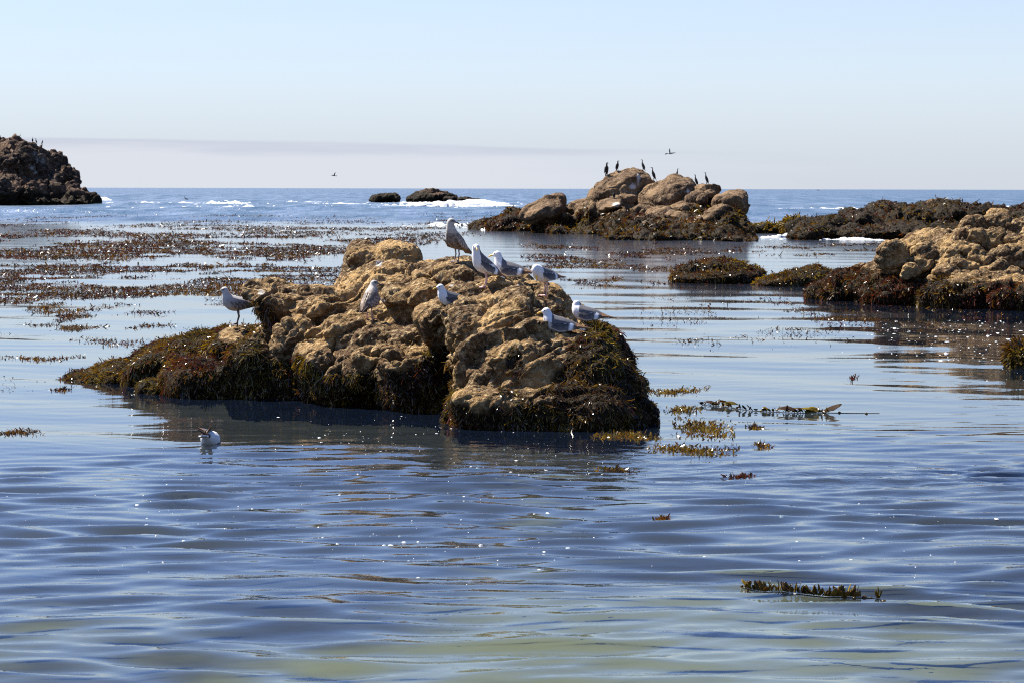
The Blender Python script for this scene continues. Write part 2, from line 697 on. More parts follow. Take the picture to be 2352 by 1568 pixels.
# ------------------------------------------------------------------ rocks
def lobe(px, py, Yf, rx, rz, ry, tilt=0.0, lean=0.0, yaw=0.0):
    """a rounded bulge of rock: front surface at distance Yf; rx, rz in picture units, ry in metres"""
    s = pxm(Yf)
    c = at(px, py, Yf) + Vector((0, ry, 0))
    Rm = Euler((R(lean), R(tilt), R(yaw))).to_matrix()
    return (np.array(c), np.array([rx * s, ry, rz * s]), np.array(Rm))


def lobes_surface(lobes, voxel, warp, wscale, seed, power=2.6):
    vs, fs, o = [], [], 0
    # superellipsoid: squarer than a ball
    a = np.abs(SPH_V) ** power
    k = (a.sum(1)) ** (-1.0 / power)
    unit = SPH_V * k[:, None]
    for c, r, Rm in lobes:
        v = (unit * r) @ Rm.T + c
        vs.append(v)
        fs.append(SPH_F + o)
        o += len(v)
    v = np.concatenate(vs)
    f = np.concatenate(fs)
    p = v * wscale
    v = v + warp * np.stack([fbm(p, 2, seed), fbm(p, 2, seed + 50), 0.7 * fbm(p, 2, seed + 90)], 1)
    return remesh(v, f, voxel)


def rock_mesh(name, lobes, voxel, mat, parent, seed, warp, wscale, amps, sm=2, weed_fn=None, guano_fn=None,
              zcut=-0.3, back=None, power=2.6, strata=None, blocks=None, facet=0.10, calm=None):
    v, qd = lobes_surface(lobes, voxel, warp, wscale, seed, power)
    v = laplace(v, qd, sm)
    n = normals(v, qd)
    d = np.zeros(len(v))
    A_ = np.array(Euler((0.35, -0.45, 0.3)).to_matrix()) * np.array([0.6, 1.0, 1.5])
    va = v @ A_
    for sc_, am in amps[:-1]:
        b_ = np.abs(noise(va * sc_ + 0.25 * noise(v * sc_ * 2.3, seed + 2)[:, None], seed + int(sc_ * 10)))
        d += am * 2.6 * (np.minimum(b_, 0.42) - 0.2)
    sc_, am = amps[-1]
    d += am * fbm(v * sc_, 2, seed + int(sc_ * 10))
    if strata:
        sdir_, ss, sa = strata
        pp = v.copy()
        u = pp @ np.array(sdir_)
        warpn = fbm(v * ss * 0.35, 2, seed + 7)
        rr = np.abs(((u * ss + 0.7 * warpn) % 1.0) - 0.5) * 2
        d -= sa * np.clip(1 - rr * 7.0, 0, 1) * sstep(fbm(v * ss * 0.5, 2, seed + 12), -0.25, 0.3)
    if blocks:
        for bs, ba, cw, an in blocks:
            e = Euler((0.35, -0.45, 0.3)).to_matrix()
            pb = (v + 0.22 / bs * np.stack([fbm(v * bs * 1.3, 2, seed + 5), fbm(v * bs * 1.3, 2, seed + 6), fbm(v * bs * 1.3, 2, seed + 8)], 1)) @ np.array(e)
            f1, f2, idn, rel = worley(pb * bs * np.array(an), seed + int(bs * 7))
            th_ = idn * 137.0
            tl = np.stack([np.sin(th_), np.cos(th_ * 1.7), np.sin(th_ * 2.3 + 1)], 1)
            d += (facet if bs == blocks[0][0] else facet * 0.5) * np.clip((rel * tl).sum(1), -0.8, 0.8) / bs
            edge_ = f2 - f1
            d += ba * 0.42 * (idn - 0.5)
            d -= ba * np.exp(-edge_ / cw) * sstep(fbm(v * bs * 0.8, 2, seed + 33), -0.5, 0.25)
    if calm:
        d = d * calm(v)
    v = v + n * d[:, None]
    v = laplace(v, qd, 1, 0.25)
    n = normals(v, qd)
    used, qd = cull(v, qd, (v[:, 2] > zcut) & ((v[:, 1] < back) if back else True))
    v, n = v[used], n[used]
    wd = weed_fn(v, n) if weed_fn else np.zeros(len(v))
    gu = guano_fn(v, n) if guano_fn else np.zeros(len(v))
    base = np.array(parent.location) if parent else np.zeros(3)
    o = mesh_np(name, v - base, qd, mat, parent, True, attrs={'weed': wd, 'guano': gu})
    return o, v, n, qd, wd


WEED_COLS = 0.78 * np.array([[0.125, 0.092, 0.016], [0.055, 0.032, 0.014], [0.085, 0.026, 0.014], [0.024, 0.015, 0.009],
                      [0.22, 0.155, 0.015], [0.10, 0.080, 0.026], [0.15, 0.085, 0.016]])


def fronds(name, parent, pts, nrm, cols, ln, wd, droop, mat, seed, segs=3, stand=0.6, lift=0.01, flat=1.0):
    """hanging ribbon fronds rooted at pts"""
    rg = np.random.default_rng(seed)
    n = len(pts)
    rnd = rg.normal(0, 1, (n, 3))
    rt = rnd - nrm * ((rnd * nrm).sum(1) * 0.75)[:, None]
    tg = -np.array([0, 0, 1.0])[None] + nrm * nrm[:, 2:3]
    d = stand * nrm + 0.5 * rt + droop * tg
    d /= np.linalg.norm(d, axis=1)[:, None] + 1e-9
    # keep it outside the rock
    dn = (d * nrm).sum(1)
    d += nrm * np.maximum(0, 0.06 - dn)[:, None]
    side = np.cross(d, rg.normal(0, 1, (n, 3)))
    side /= np.linalg.norm(side, axis=1)[:, None] + 1e-9
    t = np.linspace(0, 1, segs + 1)
    prof = np.array([0.55, 1.0, 0.95, 0.35, 0.3])[:segs + 1] if segs > 1 else np.array([0.9, 0.6])
    V = np.zeros((n, segs + 1, 2, 3))
    down = np.array([0, 0, -1.0])
    tang = down[None] - nrm * (nrm @ down)[:, None]
    curl = rg.normal(0, 0.25, (n, 3))
    for k, tk in enumerate(t):
        c = pts + nrm * lift + d * (ln * tk)[:, None] + tang * (droop * ln * tk * tk * 0.6)[:, None] + curl * (ln * tk * tk)[:, None]
        V[:, k, 0] = c - side * (wd * prof[k])[:, None]
        V[:, k, 1] = c + side * (wd * prof[k])[:, None]
    if flat != 1.0:
        z0 = pts[:, 2][:, None, None]
        V[..., 2] = z0 + (V[..., 2] - z0) * flat
    idx = np.arange(n * (segs + 1) * 2).reshape(n, segs + 1, 2)
    Q = np.stack([idx[:, :-1, 0], idx[:, :-1, 1], idx[:, 1:, 1], idx[:, 1:, 0]], -1).reshape(-1, 4)
    cc = np.repeat(cols, (segs + 1) * 2, axis=0)
    base = np.array(parent.location) if parent else np.zeros(3)
    o = mesh_np(name, V.reshape(-1, 3) - base, Q, mat, parent, True, cols=cc)
    return o


def pick_cols(rg, n, wts, pts=None, seed=0, patch=1.2):
    """species grow in patches"""
    wts = np.asarray(wts, float)
    sc_ = np.zeros((n, len(wts)))
    for k in range(len(wts)):
        sc_[:, k] = np.log(wts[k] + 1e-6) + 1.6 * (noise(pts * patch, seed + 11 * k) * 2.2 if pts is not None else 0) + rg.gumbel(0, 0.6, n)
    c = WEED_COLS[sc_.argmax(1)]
    return c * rg.uniform(0.6, 1.35, (n, 1))


def weed_cover(name, parent, v, n, qd, wd, count, ln, wdt, seed, wts, droop=0.9, front=-0.35, zmin=-0.12, patch=1.2, stand=0.6, mat=None):
    """scatter fronds over the weedy faces of a rock"""
    rg = np.random.default_rng(seed)
    fw = wd[qd].mean(1)
    a = v[qd[:, 0]]
    ar = np.linalg.norm(np.cross(v[qd[:, 2]] - a, v[qd[:, 3]] - v[qd[:, 1]]), axis=1)
    fn = n[qd[:, 0]]
    vis = (fn[:, 1] < 0.45)
    cm = v[qd].mean(1)
    clump = sstep(fbm(cm * (0.55 / ln), 2, seed + 3), -0.45, 0.25)
    p = ar * np.clip(fw - 0.25, 0, 1) * vis * (cm[:, 2] > zmin) * (0.4 + clump)
    p /= p.sum()
    f = rg.choice(len(qd), count, p=p)
    u = rg.random((count, 2))
    A, B, C, D = (v[qd[f, k]] for k in range(4))
    pts = (A * (1 - u[:, :1]) + B * u[:, :1]) * (1 - u[:, 1:]) + (D * (1 - u[:, :1]) + C * u[:, :1]) * u[:, 1:]
    cols = pick_cols(rg, count, wts, pts, seed, patch)
    lm = 0.5 + 0.8 * sstep(noise(pts * (0.16 / ln), seed + 9), -0.3, 0.4)
    L_ = ln * lm * rg.uniform(0.5, 1.5, count)
    W_ = wdt * rg.uniform(0.4, 1.7, count) * np.sqrt(lm)
    o = fronds(name, parent, pts, fn[f], cols, L_, W_, droop, mat or M_WEED, seed + 1, segs=2, stand=stand)
    o['kind'] = 'stuff'
    return o


def blob(v, px, py, Y, rx, rz, ry=1.2):
    c = np.array(at(px, py, Y))
    s = pxm(Y)
    return np.exp(-(((v[:, 0] - c[0]) / (rx * s)) ** 2 + ((v[:, 1] - c[1]) / ry) ** 2 + ((v[:, 2] - c[2]) / (rz * s)) ** 2))


# ---- the big rock in the middle
main_rock = empty('sea_rock', at(900, 940, 33.0))
main_rock.location.z = 0
tag(main_rock, 'large barnacled tan rock with seaweed skirt and gulls on it, in the middle', 'rock')
ML = [
    # bulk
    lobe(1250, 960, 31.3, 230, 170, 1.9), lobe(1130, 850, 32.6, 200, 190, 1.8), lobe(900, 900, 33.6, 230, 190, 1.6),
    lobe(700, 900, 34.2, 200, 150, 1.3), lobe(930, 760, 34.9, 160, 150, 1.2),
    # right mass
    lobe(1190, 890, 30.55, 150, 118, 1.2, 6), lobe(1330, 905, 30.7, 102, 132, 1.3, 12), lobe(1415, 945, 30.6, 56, 80, 0.9, 24), lobe(1458, 978, 30.5, 44, 42, 0.8, 24),
    lobe(1290, 975, 29.95, 190, 75, 1.0), lobe(1110, 965, 30.15, 78, 80, 0.9), lobe(1290, 815, 31.0, 130, 62, 1.1, 8),
    lobe(1215, 800, 31.15, 110, 55, 1.0, -20), lobe(1160, 770, 31.6, 100, 60, 1.0, -25), lobe(1075, 790, 31.75, 62, 85, 0.8, -12),
    lobe(1010, 745, 32.4, 58, 58, 0.7, -20), lobe(1100, 725, 32.3, 100, 42, 0.8, -14), lobe(1200, 720, 32.2, 120, 45, 0.9, 2),
    lobe(1300, 767, 31.8, 84, 43, 0.9, 24), lobe(1362, 835, 31.5, 52, 76, 0.9, 20),
    lobe(1190, 685, 33.1, 120, 38, 0.8, 4), lobe(1090, 680, 33.2, 80, 36, 0.7, -8), lobe(1245, 690, 33.0, 60, 34, 0.7, 22),
    lobe(1110, 645, 34.0, 110, 34, 0.7, 8), lobe(1045, 628, 34.6, 60, 32, 0.6, -4), lobe(1180, 655, 34.0, 60, 24, 0.6, 14),
    lobe(1000, 655, 34.5, 70, 38, 0.6, 10),
    # middle
    lobe(930, 800, 33.1, 52, 40, 0.45, -20), lobe(870, 790, 33.2, 62, 42, 0.5, 10), lobe(800, 780, 33.6, 80, 48, 0.6, -10),
    lobe(890, 840, 32.85, 95, 55, 0.7), lobe(770, 850, 33.3, 90, 60, 0.8), lobe(950, 880, 32.3, 85, 70, 0.8), lobe(930, 720, 34.0, 70, 45, 0.6, 12),
    lobe(855, 738, 34.1, 60, 28, 0.5, -6), lobe(985, 700, 33.8, 45, 40, 0.5, 20),
    # tall block at the back left
    lobe(827, 612, 36.2, 36, 52, 0.55, -6), lobe(905, 603, 36.0, 48, 46, 0.55, 10), lobe(866, 610, 36.25, 40, 44, 0.5, 0),
    lobe(850, 660, 35.5, 62, 48, 0.7, -8),
    lobe(930, 655, 35.3, 62, 48, 0.7, 20), lobe(800, 660, 35.7, 24, 30, 0.4, 20), lobe(884, 700, 34.8, 76, 40, 0.6, 0),
    # slab on the left with its overhanging nose
    lobe(598, 684, 35.0, 50, 27, 0.6, 22), lobe(650, 688, 34.95, 100, 27, 0.7, 7), lobe(740, 693, 34.9, 70, 25, 0.6, 5), lobe(572, 678, 35.0, 24, 22, 0.5, 30),
    lobe(640, 720, 34.7, 66, 34, 0.5, 30), lobe(712, 722, 34.55, 52, 30, 0.40, -6), lobe(770, 720, 34.7, 40, 30, 0.5, -20),
    lobe(680, 790, 34.1, 52, 55, 0.55, 30), lobe(740, 785, 34.0, 50, 40, 0.5, -12),
    # weedy apron running out to the left
    lobe(560, 810, 35.0, 110, 58, 1.1, -6), lobe(620, 860, 34.2, 110, 75, 1.0), lobe(470, 825, 35.6, 120, 60, 1.2, -10),
    lobe(500, 880, 34.4, 150, 52, 1.0), lobe(385, 850, 36.3, 130, 58, 1.2, -12), lobe(290, 875, 37.0, 120, 42, 1.1, -10),
    lobe(205, 885, 37.6, 90, 28, 0.9, -10), lobe(390, 905, 35.0, 90, 26, 0.8),
]


def main_weed(v, n):
    nz1 = fbm(v * 1.3, 3, 40)
    nz2 = fbm(v * 4.0, 2, 44)
    X_ = v[:, 0]
    # height the weed reaches along the rock
    lim = np.interp(X_, [-7.5, -4.6, -3.9, -3.4, -2.9, -2.4, -1.8, -1.0, -0.4, 0.25, 0.55, 0.85, 1.2, 2.2],
                    [1.3, 1.3, 1.05, 0.66, 0.66, 0.56, 0.60, 0.66, 0.42, 0.48, 0.68, 1.15, 1.4, 1.4])
    k = lim + 0.34 * nz1 + 0.22 * nz2 - v[:, 2]
    k -= 0.3 * np.clip(n[:, 2] - 0.75, 0, 1) * (X_ > -3)
    # weed beard under the slab's nose
    k = np.maximum(k, 1.1 * blob(v, 600, 735, 35, 40, 45) - 0.35 - 0.6 * np.clip(n[:, 2], 0, 1))
    k = np.maximum(k, 0.8 * blob(v, 1000, 850, 32.5, 40, 60) - 0.3)
    k = np.maximum(k, 0.8 * blob(v, 1180, 830, 30.8, 30, 40) - 0.45 + 0.3 * nz2)
    k -= 0.9 * blob(v, 520, 775, 35, 30, 14)
    return sstep(k, -0.06, 0.10)


def main_guano(v, n):
    g = np.zeros(len(v))
    for px, py, Y, r in ((1040, 655, 34, 8), (960, 660, 34.6, 6), (870, 605, 35.8, 14), (598, 672, 34.8, 10), (1000, 690, 33.6, 6), (1190, 655, 33.6, 7), (880, 690, 34.3, 9)):
        g = np.maximum(g, blob(v, px, py, Y, r, r * 0.6, 0.5))
    return sstep(g + 0.45 * fbm(v * 14, 2, 61), 0.45, 0.8) * 0.9


mo, mv, mn, mq, mw = rock_mesh('rock_body', ML, 0.0235, M_TAN, main_rock, 3, 0.10, 1.6,
                               [(1.3, 0.05), (4.0, 0.022), (11.0, 0.016), (26.0, 0.018)], 1, main_weed, main_guano, -0.3,
                               blocks=((0.9, 0.13, 0.035, (0.45, 1.0, 1.8)), (2.2, 0.06, 0.03, (0.4, 1.0, 2.2))), power=3.0, facet=0.12, strata=((-0.42, 0.35, 0.84), 1.75, 0.085),
                               calm=lambda v: (0.35 + 0.65 * sstep(v[:, 0], -4.6, -3.4)) * (1 - 0.35 * sstep(v[:, 2], 1.7, 2.0)))
weed_cover('seaweed', main_rock, mv, mn, mq, mw, 85000, 0.055, 0.0052, 5, [1.2, 1.2, 1.0, 0.9, 0.45, 0.8, 1.2], 0.8, stand=0.16)

# ---- cormorant rock further out


def far_weed(lim0, nsc, amp, up=0.25):
    def fn(v, n):
        lim = lim0(v) if callable(lim0) else lim0
        k = lim + amp * fbm(v * nsc, 3, 77) - v[:, 2]
        k -= up * np.clip(n[:, 2] - 0.8, 0, 1) * amp
        return sstep(k, -amp * 0.25, amp * 0.35)
    return fn


corm_rock = empty('sea_rock', (8.5, 150, 0))
tag(corm_rock, 'distant rock island of brown boulders with cormorants standing along its top', 'rock')
CL = [lobe(1500, 500, 157, 150, 55, 8), lobe(1140, 528, 175, 62, 16, 5, -8), lobe(1215, 520, 170, 95, 30, 6, -6), lobe(1310, 516, 164, 80, 34, 6),
      lobe(1370, 505, 162, 60, 40, 5), lobe(1330, 533, 160, 70, 12, 5), lobe(1470, 532, 149, 80, 36, 6), lobe(1580, 535, 145, 120, 40, 8),
      lobe(1680, 532, 147, 62, 46, 6, 20), lobe(1560, 510, 153, 170, 42, 9), lobe(1440, 550, 141.5, 42, 14, 4),
      lobe(1540, 552, 140, 90, 14, 4), lobe(1640, 548, 140, 80, 20, 4, 8), lobe(1705, 556, 138, 50, 8, 4), lobe(1400, 490, 160, 60, 26, 5),
      lobe(1290, 495, 166, 40, 22, 4, 15), lobe(1610, 480, 156, 70, 30, 5)]
FW = far_weed(lambda v: np.interp(v[:, 0], [-6, 0, 4, 8, 14, 18], [3.2, 2.0, 1.7, 1.6, 1.9, 2.6]), 0.45, 0.9)
c_o, cv, cn, cq, cw_ = rock_mesh('rock_base', CL, 0.14, M_FAR, corm_rock, 11, 0.45, 0.35,
                                 [(0.5, 0.35), (1.4, 0.22), (4.0, 0.12)], 1, FW, None, -0.5,
                                 blocks=((0.35, 0.35, 0.05, (0.6, 1, 1.5)),))
weed_cover('seaweed', corm_rock, cv, cn, cq, cw_, 24000, 0.17, 0.030, 15, [0.8, 1.6, 1.2, 0.8, 0.25, 0.3, 1.4], 0.7, patch=0.35, stand=0.35, mat=M_WEED_FAR)


def spots(lst, thr=0.5, nsc=3.0, seed=5):
    def fn(v, n):
        g = np.zeros(len(v))
        for px, py, Y, rx, rz in lst:
            g = np.maximum(g, blob(v, px, py, Y, rx, rz, 4.0))
        return sstep(g + 0.5 * fbm(v * nsc, 3, seed), thr, thr + 0.3) * 0.85
    return fn


CB = [
    ([lobe(1425, 436, 158.5, 66, 34, 3.2, -24), lobe(1468, 424, 158.5, 34, 36, 3.0, 22), lobe(1440, 455, 158, 60, 18, 3)],
     spots([(1468, 412, 158, 7, 20), (1455, 430, 158, 9, 9)], 0.6, 1.6)),
    ([lobe(1540, 458, 156, 66, 38, 3.5, -14), lobe(1568, 436, 156.5, 32, 24, 3, 10)], spots([(1580, 440, 156, 6, 8)], 0.6)),
    ([lobe(1600, 468, 154.5, 34, 32, 3, 0)], None),
    ([lobe(1628, 447, 155.5, 24, 18, 2.2, 20)], None),
    ([lobe(1612, 457, 154, 12, 11, 1.2, 0)], None),
    ([lobe(1686, 471, 152.5, 38, 25, 2.6, -12)], None),
    ([lobe(1248, 482, 163.5, 50, 20, 2.6, -20), lobe(1268, 484, 163.5, 30, 24, 2.4, 10)], None),
    ([lobe(1402, 472, 155.5, 26, 11, 1.4, -6)], spots([(1415, 470, 155, 12, 6)], 0.5)),
    ([lobe(1515, 497, 149.5, 28, 12, 1.4, -12)], None),
    ([lobe(1484, 513, 146, 9, 9, 0.8, 0)], None),
]
corm_surfaces = [(cv, cq)]
for k, (lb, gf) in enumerate(CB):
    bo, bv, bn, bq, bw = rock_mesh('boulder', lb, 0.09, M_FAR, corm_rock, 30 + k, 0.35, 0.4, [(0.45, 0.16), (1.3, 0.07), (4.0, 0.05)], 1,
                                   None, gf, -9, blocks=((0.4, 0.16, 0.035, (0.5, 1, 1.7)),), power=2.9)
    corm_surfaces.append((bv, bq))

# ---- tall dark rock at the left edge
left_rock = empty('sea_rock', (-85, 415, 0))
tag(left_rock, 'tall dark craggy rock rising from the sea at the left edge', 'rock')
LL = [lobe(20, 405, 415, 62, 66, 11, 0), lobe(-90, 410, 420, 130, 95, 15), lobe(78, 402, 418, 28, 46, 9, 16), lobe(104, 431, 416, 30, 38, 9, 32),
      lobe(140, 454, 414, 34, 19, 8, 32), lobe(184, 464, 412, 26, 10, 6, 20), lobe(20, 450, 408, 80, 40, 9), lobe(105, 464, 408, 70, 14, 7),
      lobe(14, 352, 420, 24, 22, 6), lobe(40, 350, 421, 16, 14, 5), lobe(62, 376, 424, 30, 26, 7), lobe(90, 366, 421, 17, 14, 6)]
lo_, lv, ln_, lq, lw = rock_mesh('rock_body', LL, 0.26, M_LEFT, left_rock, 51, 0.9, 0.13,
                                 [(0.2, 0.9), (0.55, 0.55), (1.4, 0.4)], 1, far_weed(2.4, 0.16, 1.8),
                                 spots([(88, 365, 418, 26, 24), (78, 390, 417, 16, 24)], 0.85, 0.8), -1.0,
                                 blocks=((0.16, 1.1, 0.05, (1.2, 1, 0.7)), (0.4, 0.5, 0.04, (1.2, 1, 0.7))), facet=0.22)

# ---- two low rocks washed by the surf
for lb, lab, sd in (([lobe(878, 457, 528, 30, 10, 5, -6), lobe(892, 458, 527, 20, 8, 4)], 'smaller low black rock left of the white breaker near the horizon', 61),
                    ([lobe(975, 456, 528, 46, 12, 6, -6), lobe(1010, 454, 530, 40, 12, 5, 8), lobe(1060, 461, 524, 46, 6, 4, 4)],
                     'long low black rock behind the white breaker near the horizon', 62)):
    rt_ = empty('low_rock', lb[0][0] * np.array([1, 1, 0]))
    tag(rt_, lab, 'rock')
    rock_mesh('rock_body', lb, 0.22, M_LEFT, rt_, sd, 0.8, 0.2, [(0.3, 0.5), (0.9, 0.3), (2.0, 0.15)], 1, far_weed(2.2, 0.3, 0.8), None, -0.8)

# ---- long reef behind the right-hand rock
reef = empty('reef_rock', (28, 146, 0))
tag(reef, 'long low seaweed covered reef behind the tan rock on the right', 'rock')
RL = [lobe(1905, 530, 150, 62, 20, 6, -8), lobe(1985, 512, 153, 80, 18, 6, -6), lobe(2060, 515, 152, 70, 24, 6), lobe(2130, 512, 152, 90, 34, 7),
      lobe(2220, 508, 152, 100, 36, 7), lobe(2310, 516, 152, 90, 36, 7, 8), lobe(2440, 528, 150, 120, 40, 8, 6), lobe(2000, 540, 144, 150, 12, 5),
      lobe(2200, 540, 143, 160, 16, 5), lobe(1855, 546, 143, 36, 7, 3), lobe(2380, 540, 143, 120, 18, 5)]
_, rv, rn, rq, rw_ = rock_mesh('rock_body', RL, 0.16, M_FAR, reef, 71, 0.5, 0.35, [(0.5, 0.35), (1.4, 0.25), (4.0, 0.14)], 1,
                               far_weed(3.4, 0.5, 1.5), None, -0.5, blocks=((0.4, 0.3, 0.05, (0.7, 1, 1.4)),))
weed_cover('seaweed', reef, rv, rn, rq, rw_, 22000, 0.16, 0.030, 75, [0.6, 1.6, 1.3, 0.9, 0.12, 0.25, 1.3], 0.6, patch=0.35, stand=0.4, mat=M_WEED_FAR)

link = empty('reef_rock', (18, 163, 0))
tag(link, 'low green weedy reef between the cormorant island and the long reef', 'rock')
_, kv, kn, kq, kw = rock_mesh('rock_body', [lobe(1836, 524, 160, 30, 13, 3, -4), lobe(1780, 530, 164, 50, 8, 3, -3), lobe(1750, 532, 166, 40, 7, 3)], 0.13, M_FAR, link, 76,
                              0.4, 0.4, [(0.7, 0.25), (2.0, 0.15)], 1, far_weed(3.0, 0.5, 0.6), None, -0.5)
weed_cover('seaweed', link, kv, kn, kq, kw, 3000, 0.26, 0.04, 77, [2.0, 0.6, 0.2, 0.5, 1.2, 0.9, 0.8], 0.6, patch=0.35, stand=0.4, mat=M_WEED_FAR)

# ---- tan pillow-shaped rock on the right
right_rock = empty('sea_rock', (11.5, 62, 0))
tag(right_rock, 'tan rock of piled rounded boulders above dark weed at the right edge', 'rock')
RB = [lobe(2240, 615, 65.8, 140, 80, 3.0), lobe(2340, 620, 65.4, 100, 104, 3.0), lobe(2450, 640, 63, 130, 120, 3.0), lobe(1985, 655, 65.0, 66, 30, 1.6, -14),
      lobe(2050, 650, 64.4, 80, 46, 1.8, -12), lobe(1935, 677, 65.2, 60, 18, 1.3, -8), lobe(2110, 672, 62.6, 120, 42, 2.0), lobe(2240, 682, 61.0, 120, 44, 2.2),
      lobe(2350, 690, 60.0, 90, 50, 2.4), lobe(2460, 700, 59.5, 90, 50, 2.4), lobe(2150, 650, 64.0, 76, 40, 1.6)]
_, bv_, bn_, bq_, bw_ = rock_mesh('rock_base', RB, 0.058, M_TAN, right_rock, 81, 0.2, 0.8, [(1.0, 0.14), (3.0, 0.07), (9.0, 0.03)], 1,
                                  far_weed(lambda v: np.interp(v[:, 0], [8, 10, 11, 12.5, 14], [1.4, 0.85, 0.72, 0.62, 0.72]), 1.2, 0.25), None, -0.35,
                                  blocks=((0.9, 0.12, 0.05, (0.6, 1, 1.6)),))
weed_cover('seaweed', right_rock, bv_, bn_, bq_, bw_, 34000, 0.075, 0.011, 85, [0.35, 1.2, 2.0, 1.4, 0.12, 0.3, 0.8], 0.7, patch=0.6, stand=0.35, mat=M_WEED_FAR)
PB_ = [(2060, 592, 42, 40, -12), (2105, 570, 48, 24, -8), (2132, 588, 32, 28, 0), (2182, 593, 32, 28, -20), (2226, 588, 40, 28, 6), (2256, 600, 36, 22, 12),
       (2238, 552, 44, 27, 8), (2243, 521, 30, 23, 0), (2296, 519, 42, 27, 12), (2340, 530, 32, 24, -8), (2298, 555, 42, 26, 0), (2336, 560, 34, 24, 0),
       (2328, 598, 50, 34, -6), (2202, 614, 52, 22, 12), (2190, 634, 48, 16, 10), (2280, 622, 46, 20, -14), (2262, 650, 32, 22, 0), (2090, 626, 22, 15, -14),
       (2182, 658, 34, 13, 6), (2330, 636, 30, 20, 0), (2378, 580, 40, 44, 0), (2376, 545, 36, 30, 0), (2300, 492, 26, 12, 6), (2120, 606, 26, 18, 0)]
for k, (px, py, rx, rz, ti) in enumerate(PB_):
    Yf = 61.6 + (690 - py) * 0.0185 - 0.15
    rock_mesh('boulder', [lobe(px, py, Yf, rx * 1.02, rz * 1.04, rx * 0.0105 * 0.95, ti)], 0.034, M_TAN, right_rock, 100 + k, 0.12, 1.1,
              [(2.0, 0.07), (6.0, 0.03), (16, 0.014)], 1, None, None, -9, blocks=((1.6, 0.05, 0.05, (0.5, 1, 1.8)),), power=2.3)

# ---- low weedy rocks in the right middle distance
for lb, lab, sd, cnt, wt in (
        ([lobe(1600, 632, 78, 48, 22, 1.2, -8), lobe(1665, 627, 78, 56, 25, 1.3), lobe(1722, 635, 78, 40, 22, 1.2, 12), lobe(1640, 643, 77, 92, 14, 1.3)],
         'low rounded dark brown weedy rock standing alone in calm water', 141, 7000, [0.8, 1.4, 1.0, 1.4, 0.35, 0.7, 0.8]),
        ([lobe(1862, 644, 74.8, 60, 18, 1.0, -6), lobe(1892, 636, 75, 40, 18, 1.0, 6), lobe(1800, 652, 74.6, 56, 8, 0.9, -5)],
         'low olive green weedy rock just left of the tan boulder rock', 142, 5000, [1.8, 0.8, 0.3, 0.7, 1.0, 1.0, 0.9]),
        ([lobe(2374, 830, 40.6, 36, 34, 0.45, -10)], 'small olive weedy rock cut by the right edge of the picture', 143, 2500, [1.6, 0.7, 0.2, 0.5, 1.0, 1.0, 0.9])):
    rt_ = empty('weedy_rock', lb[0][0] * np.array([1, 1, 0]))
    tag(rt_, lab, 'rock')
    _, v_, n_, q_, w_ = rock_mesh('rock_body', lb, 0.05, M_TAN, rt_, sd, 0.15, 0.9, [(1.2, 0.10), (4.0, 0.05), (10, 0.02)], 1, far_weed(1.8, 1.0, 0.5), None, -0.3)
    weed_cover('seaweed', rt_, v_, n_, q_, w_, int(cnt * 1.6), 0.075, 0.011, sd + 5, wt, 0.7, patch=0.9, stand=0.35)


# ------------------------------------------------------------------ floating kelp
def kelp_points(n, pxr, pyr, dens, seed):
    """candidate points on the water, kept where the kelp grows"""
    rg = np.random.default_rng(seed)
    out = []
    got = 0
    while got < n:
        px = rg.uniform(*pxr, 40000)
        py = rg.uniform(*pyr, 40000)
        d = np.array(ROT) @ np.stack([(px - 1176) / F, -(py - 784) / F, -np.ones_like(px)])
        t = CAM_H / -d[2]
        P = np.stack([d[0] * t, d[1] * t, np.zeros_like(t)], 1)
        k = dens(P, px, py)
        keep = rg.random(len(P)) < k
        out.append(P[keep])
        got += keep.sum()
    return np.concatenate(out)[:n]


KELP_COLS = [0.15, 1.4, 1.4, 0.7, 0.05, 0.1, 1.4]


def kelp_mat_obj(name, label, P, seed, ln, wd, stand=0.22):
    rg = np.random.default_rng(seed)
    n = len(P)
    P = P.copy()
    P[:, 2] = sea_h(P[:, 0], P[:, 1]) - 0.01
    up = np.tile(np.array([0, 0, 1.0]), (n, 1))
    cols = 0.75 * pick_cols(rg, n, KELP_COLS, P, seed, 0.4)
    big = rg.random(n) < 0.12
    dsc = np.clip(P[:, 1] / 110, 0.55, 1.25)
    L_ = dsc * ln * rg.uniform(0.4, 1.5, n) * np.where(big, 1.7, 1)
    W_ = dsc * wd * rg.uniform(0.5, 1.4, n) * np.where(big, 2.0, 1)
    o = fronds(name, None, P, up, cols, L_, W_, 0.0, M_KELP, seed + 1, segs=1, stand=stand, lift=0.0, flat=0.8)
    tag(o, label, 'kelp', kind='stuff')
    return o


def dens_left(P, px, py):
    n1 = fbm(P * np.array([0.13, 0.075, 1]), 4, 301)
    n2 = fbm(P * np.array([0.9, 0.35, 1]), 2, 305)
    edge = np.interp(py, [490, 510, 560, 600, 640, 680, 720, 760, 800, 900], [1250, 1150, 1020, 860, 830, 700, 560, 480, 330, 120])
    m = sstep(edge - px + 160 * n1, -60, 260)
    band = np.interp(py, [495, 515, 535, 560, 580, 640, 700, 760, 850], [0.35, 0.65, 1.0, 1.0, 0.9, 0.95, 0.6, 0.32, 0.12])
    return np.clip(m * sstep(n1 + 0.45 * n2, 0.20 - 0.42 * band, 0.42 - 0.30 * band), 0, 1)


kelp_mat_obj('kelp_bed', 'wide brown kelp bed floating in streaks over the water on the left', kelp_points(150000, (-420, 1300), (496, 760), dens_left, 311), 312, 0.085, 0.0165)
kelp_mat_obj('kelp_bed', 'scattered thin kelp streaks on the calm water left of the big rock', kelp_points(7000, (-200, 620), (640, 905), dens_left, 313), 314, 0.07, 0.012)


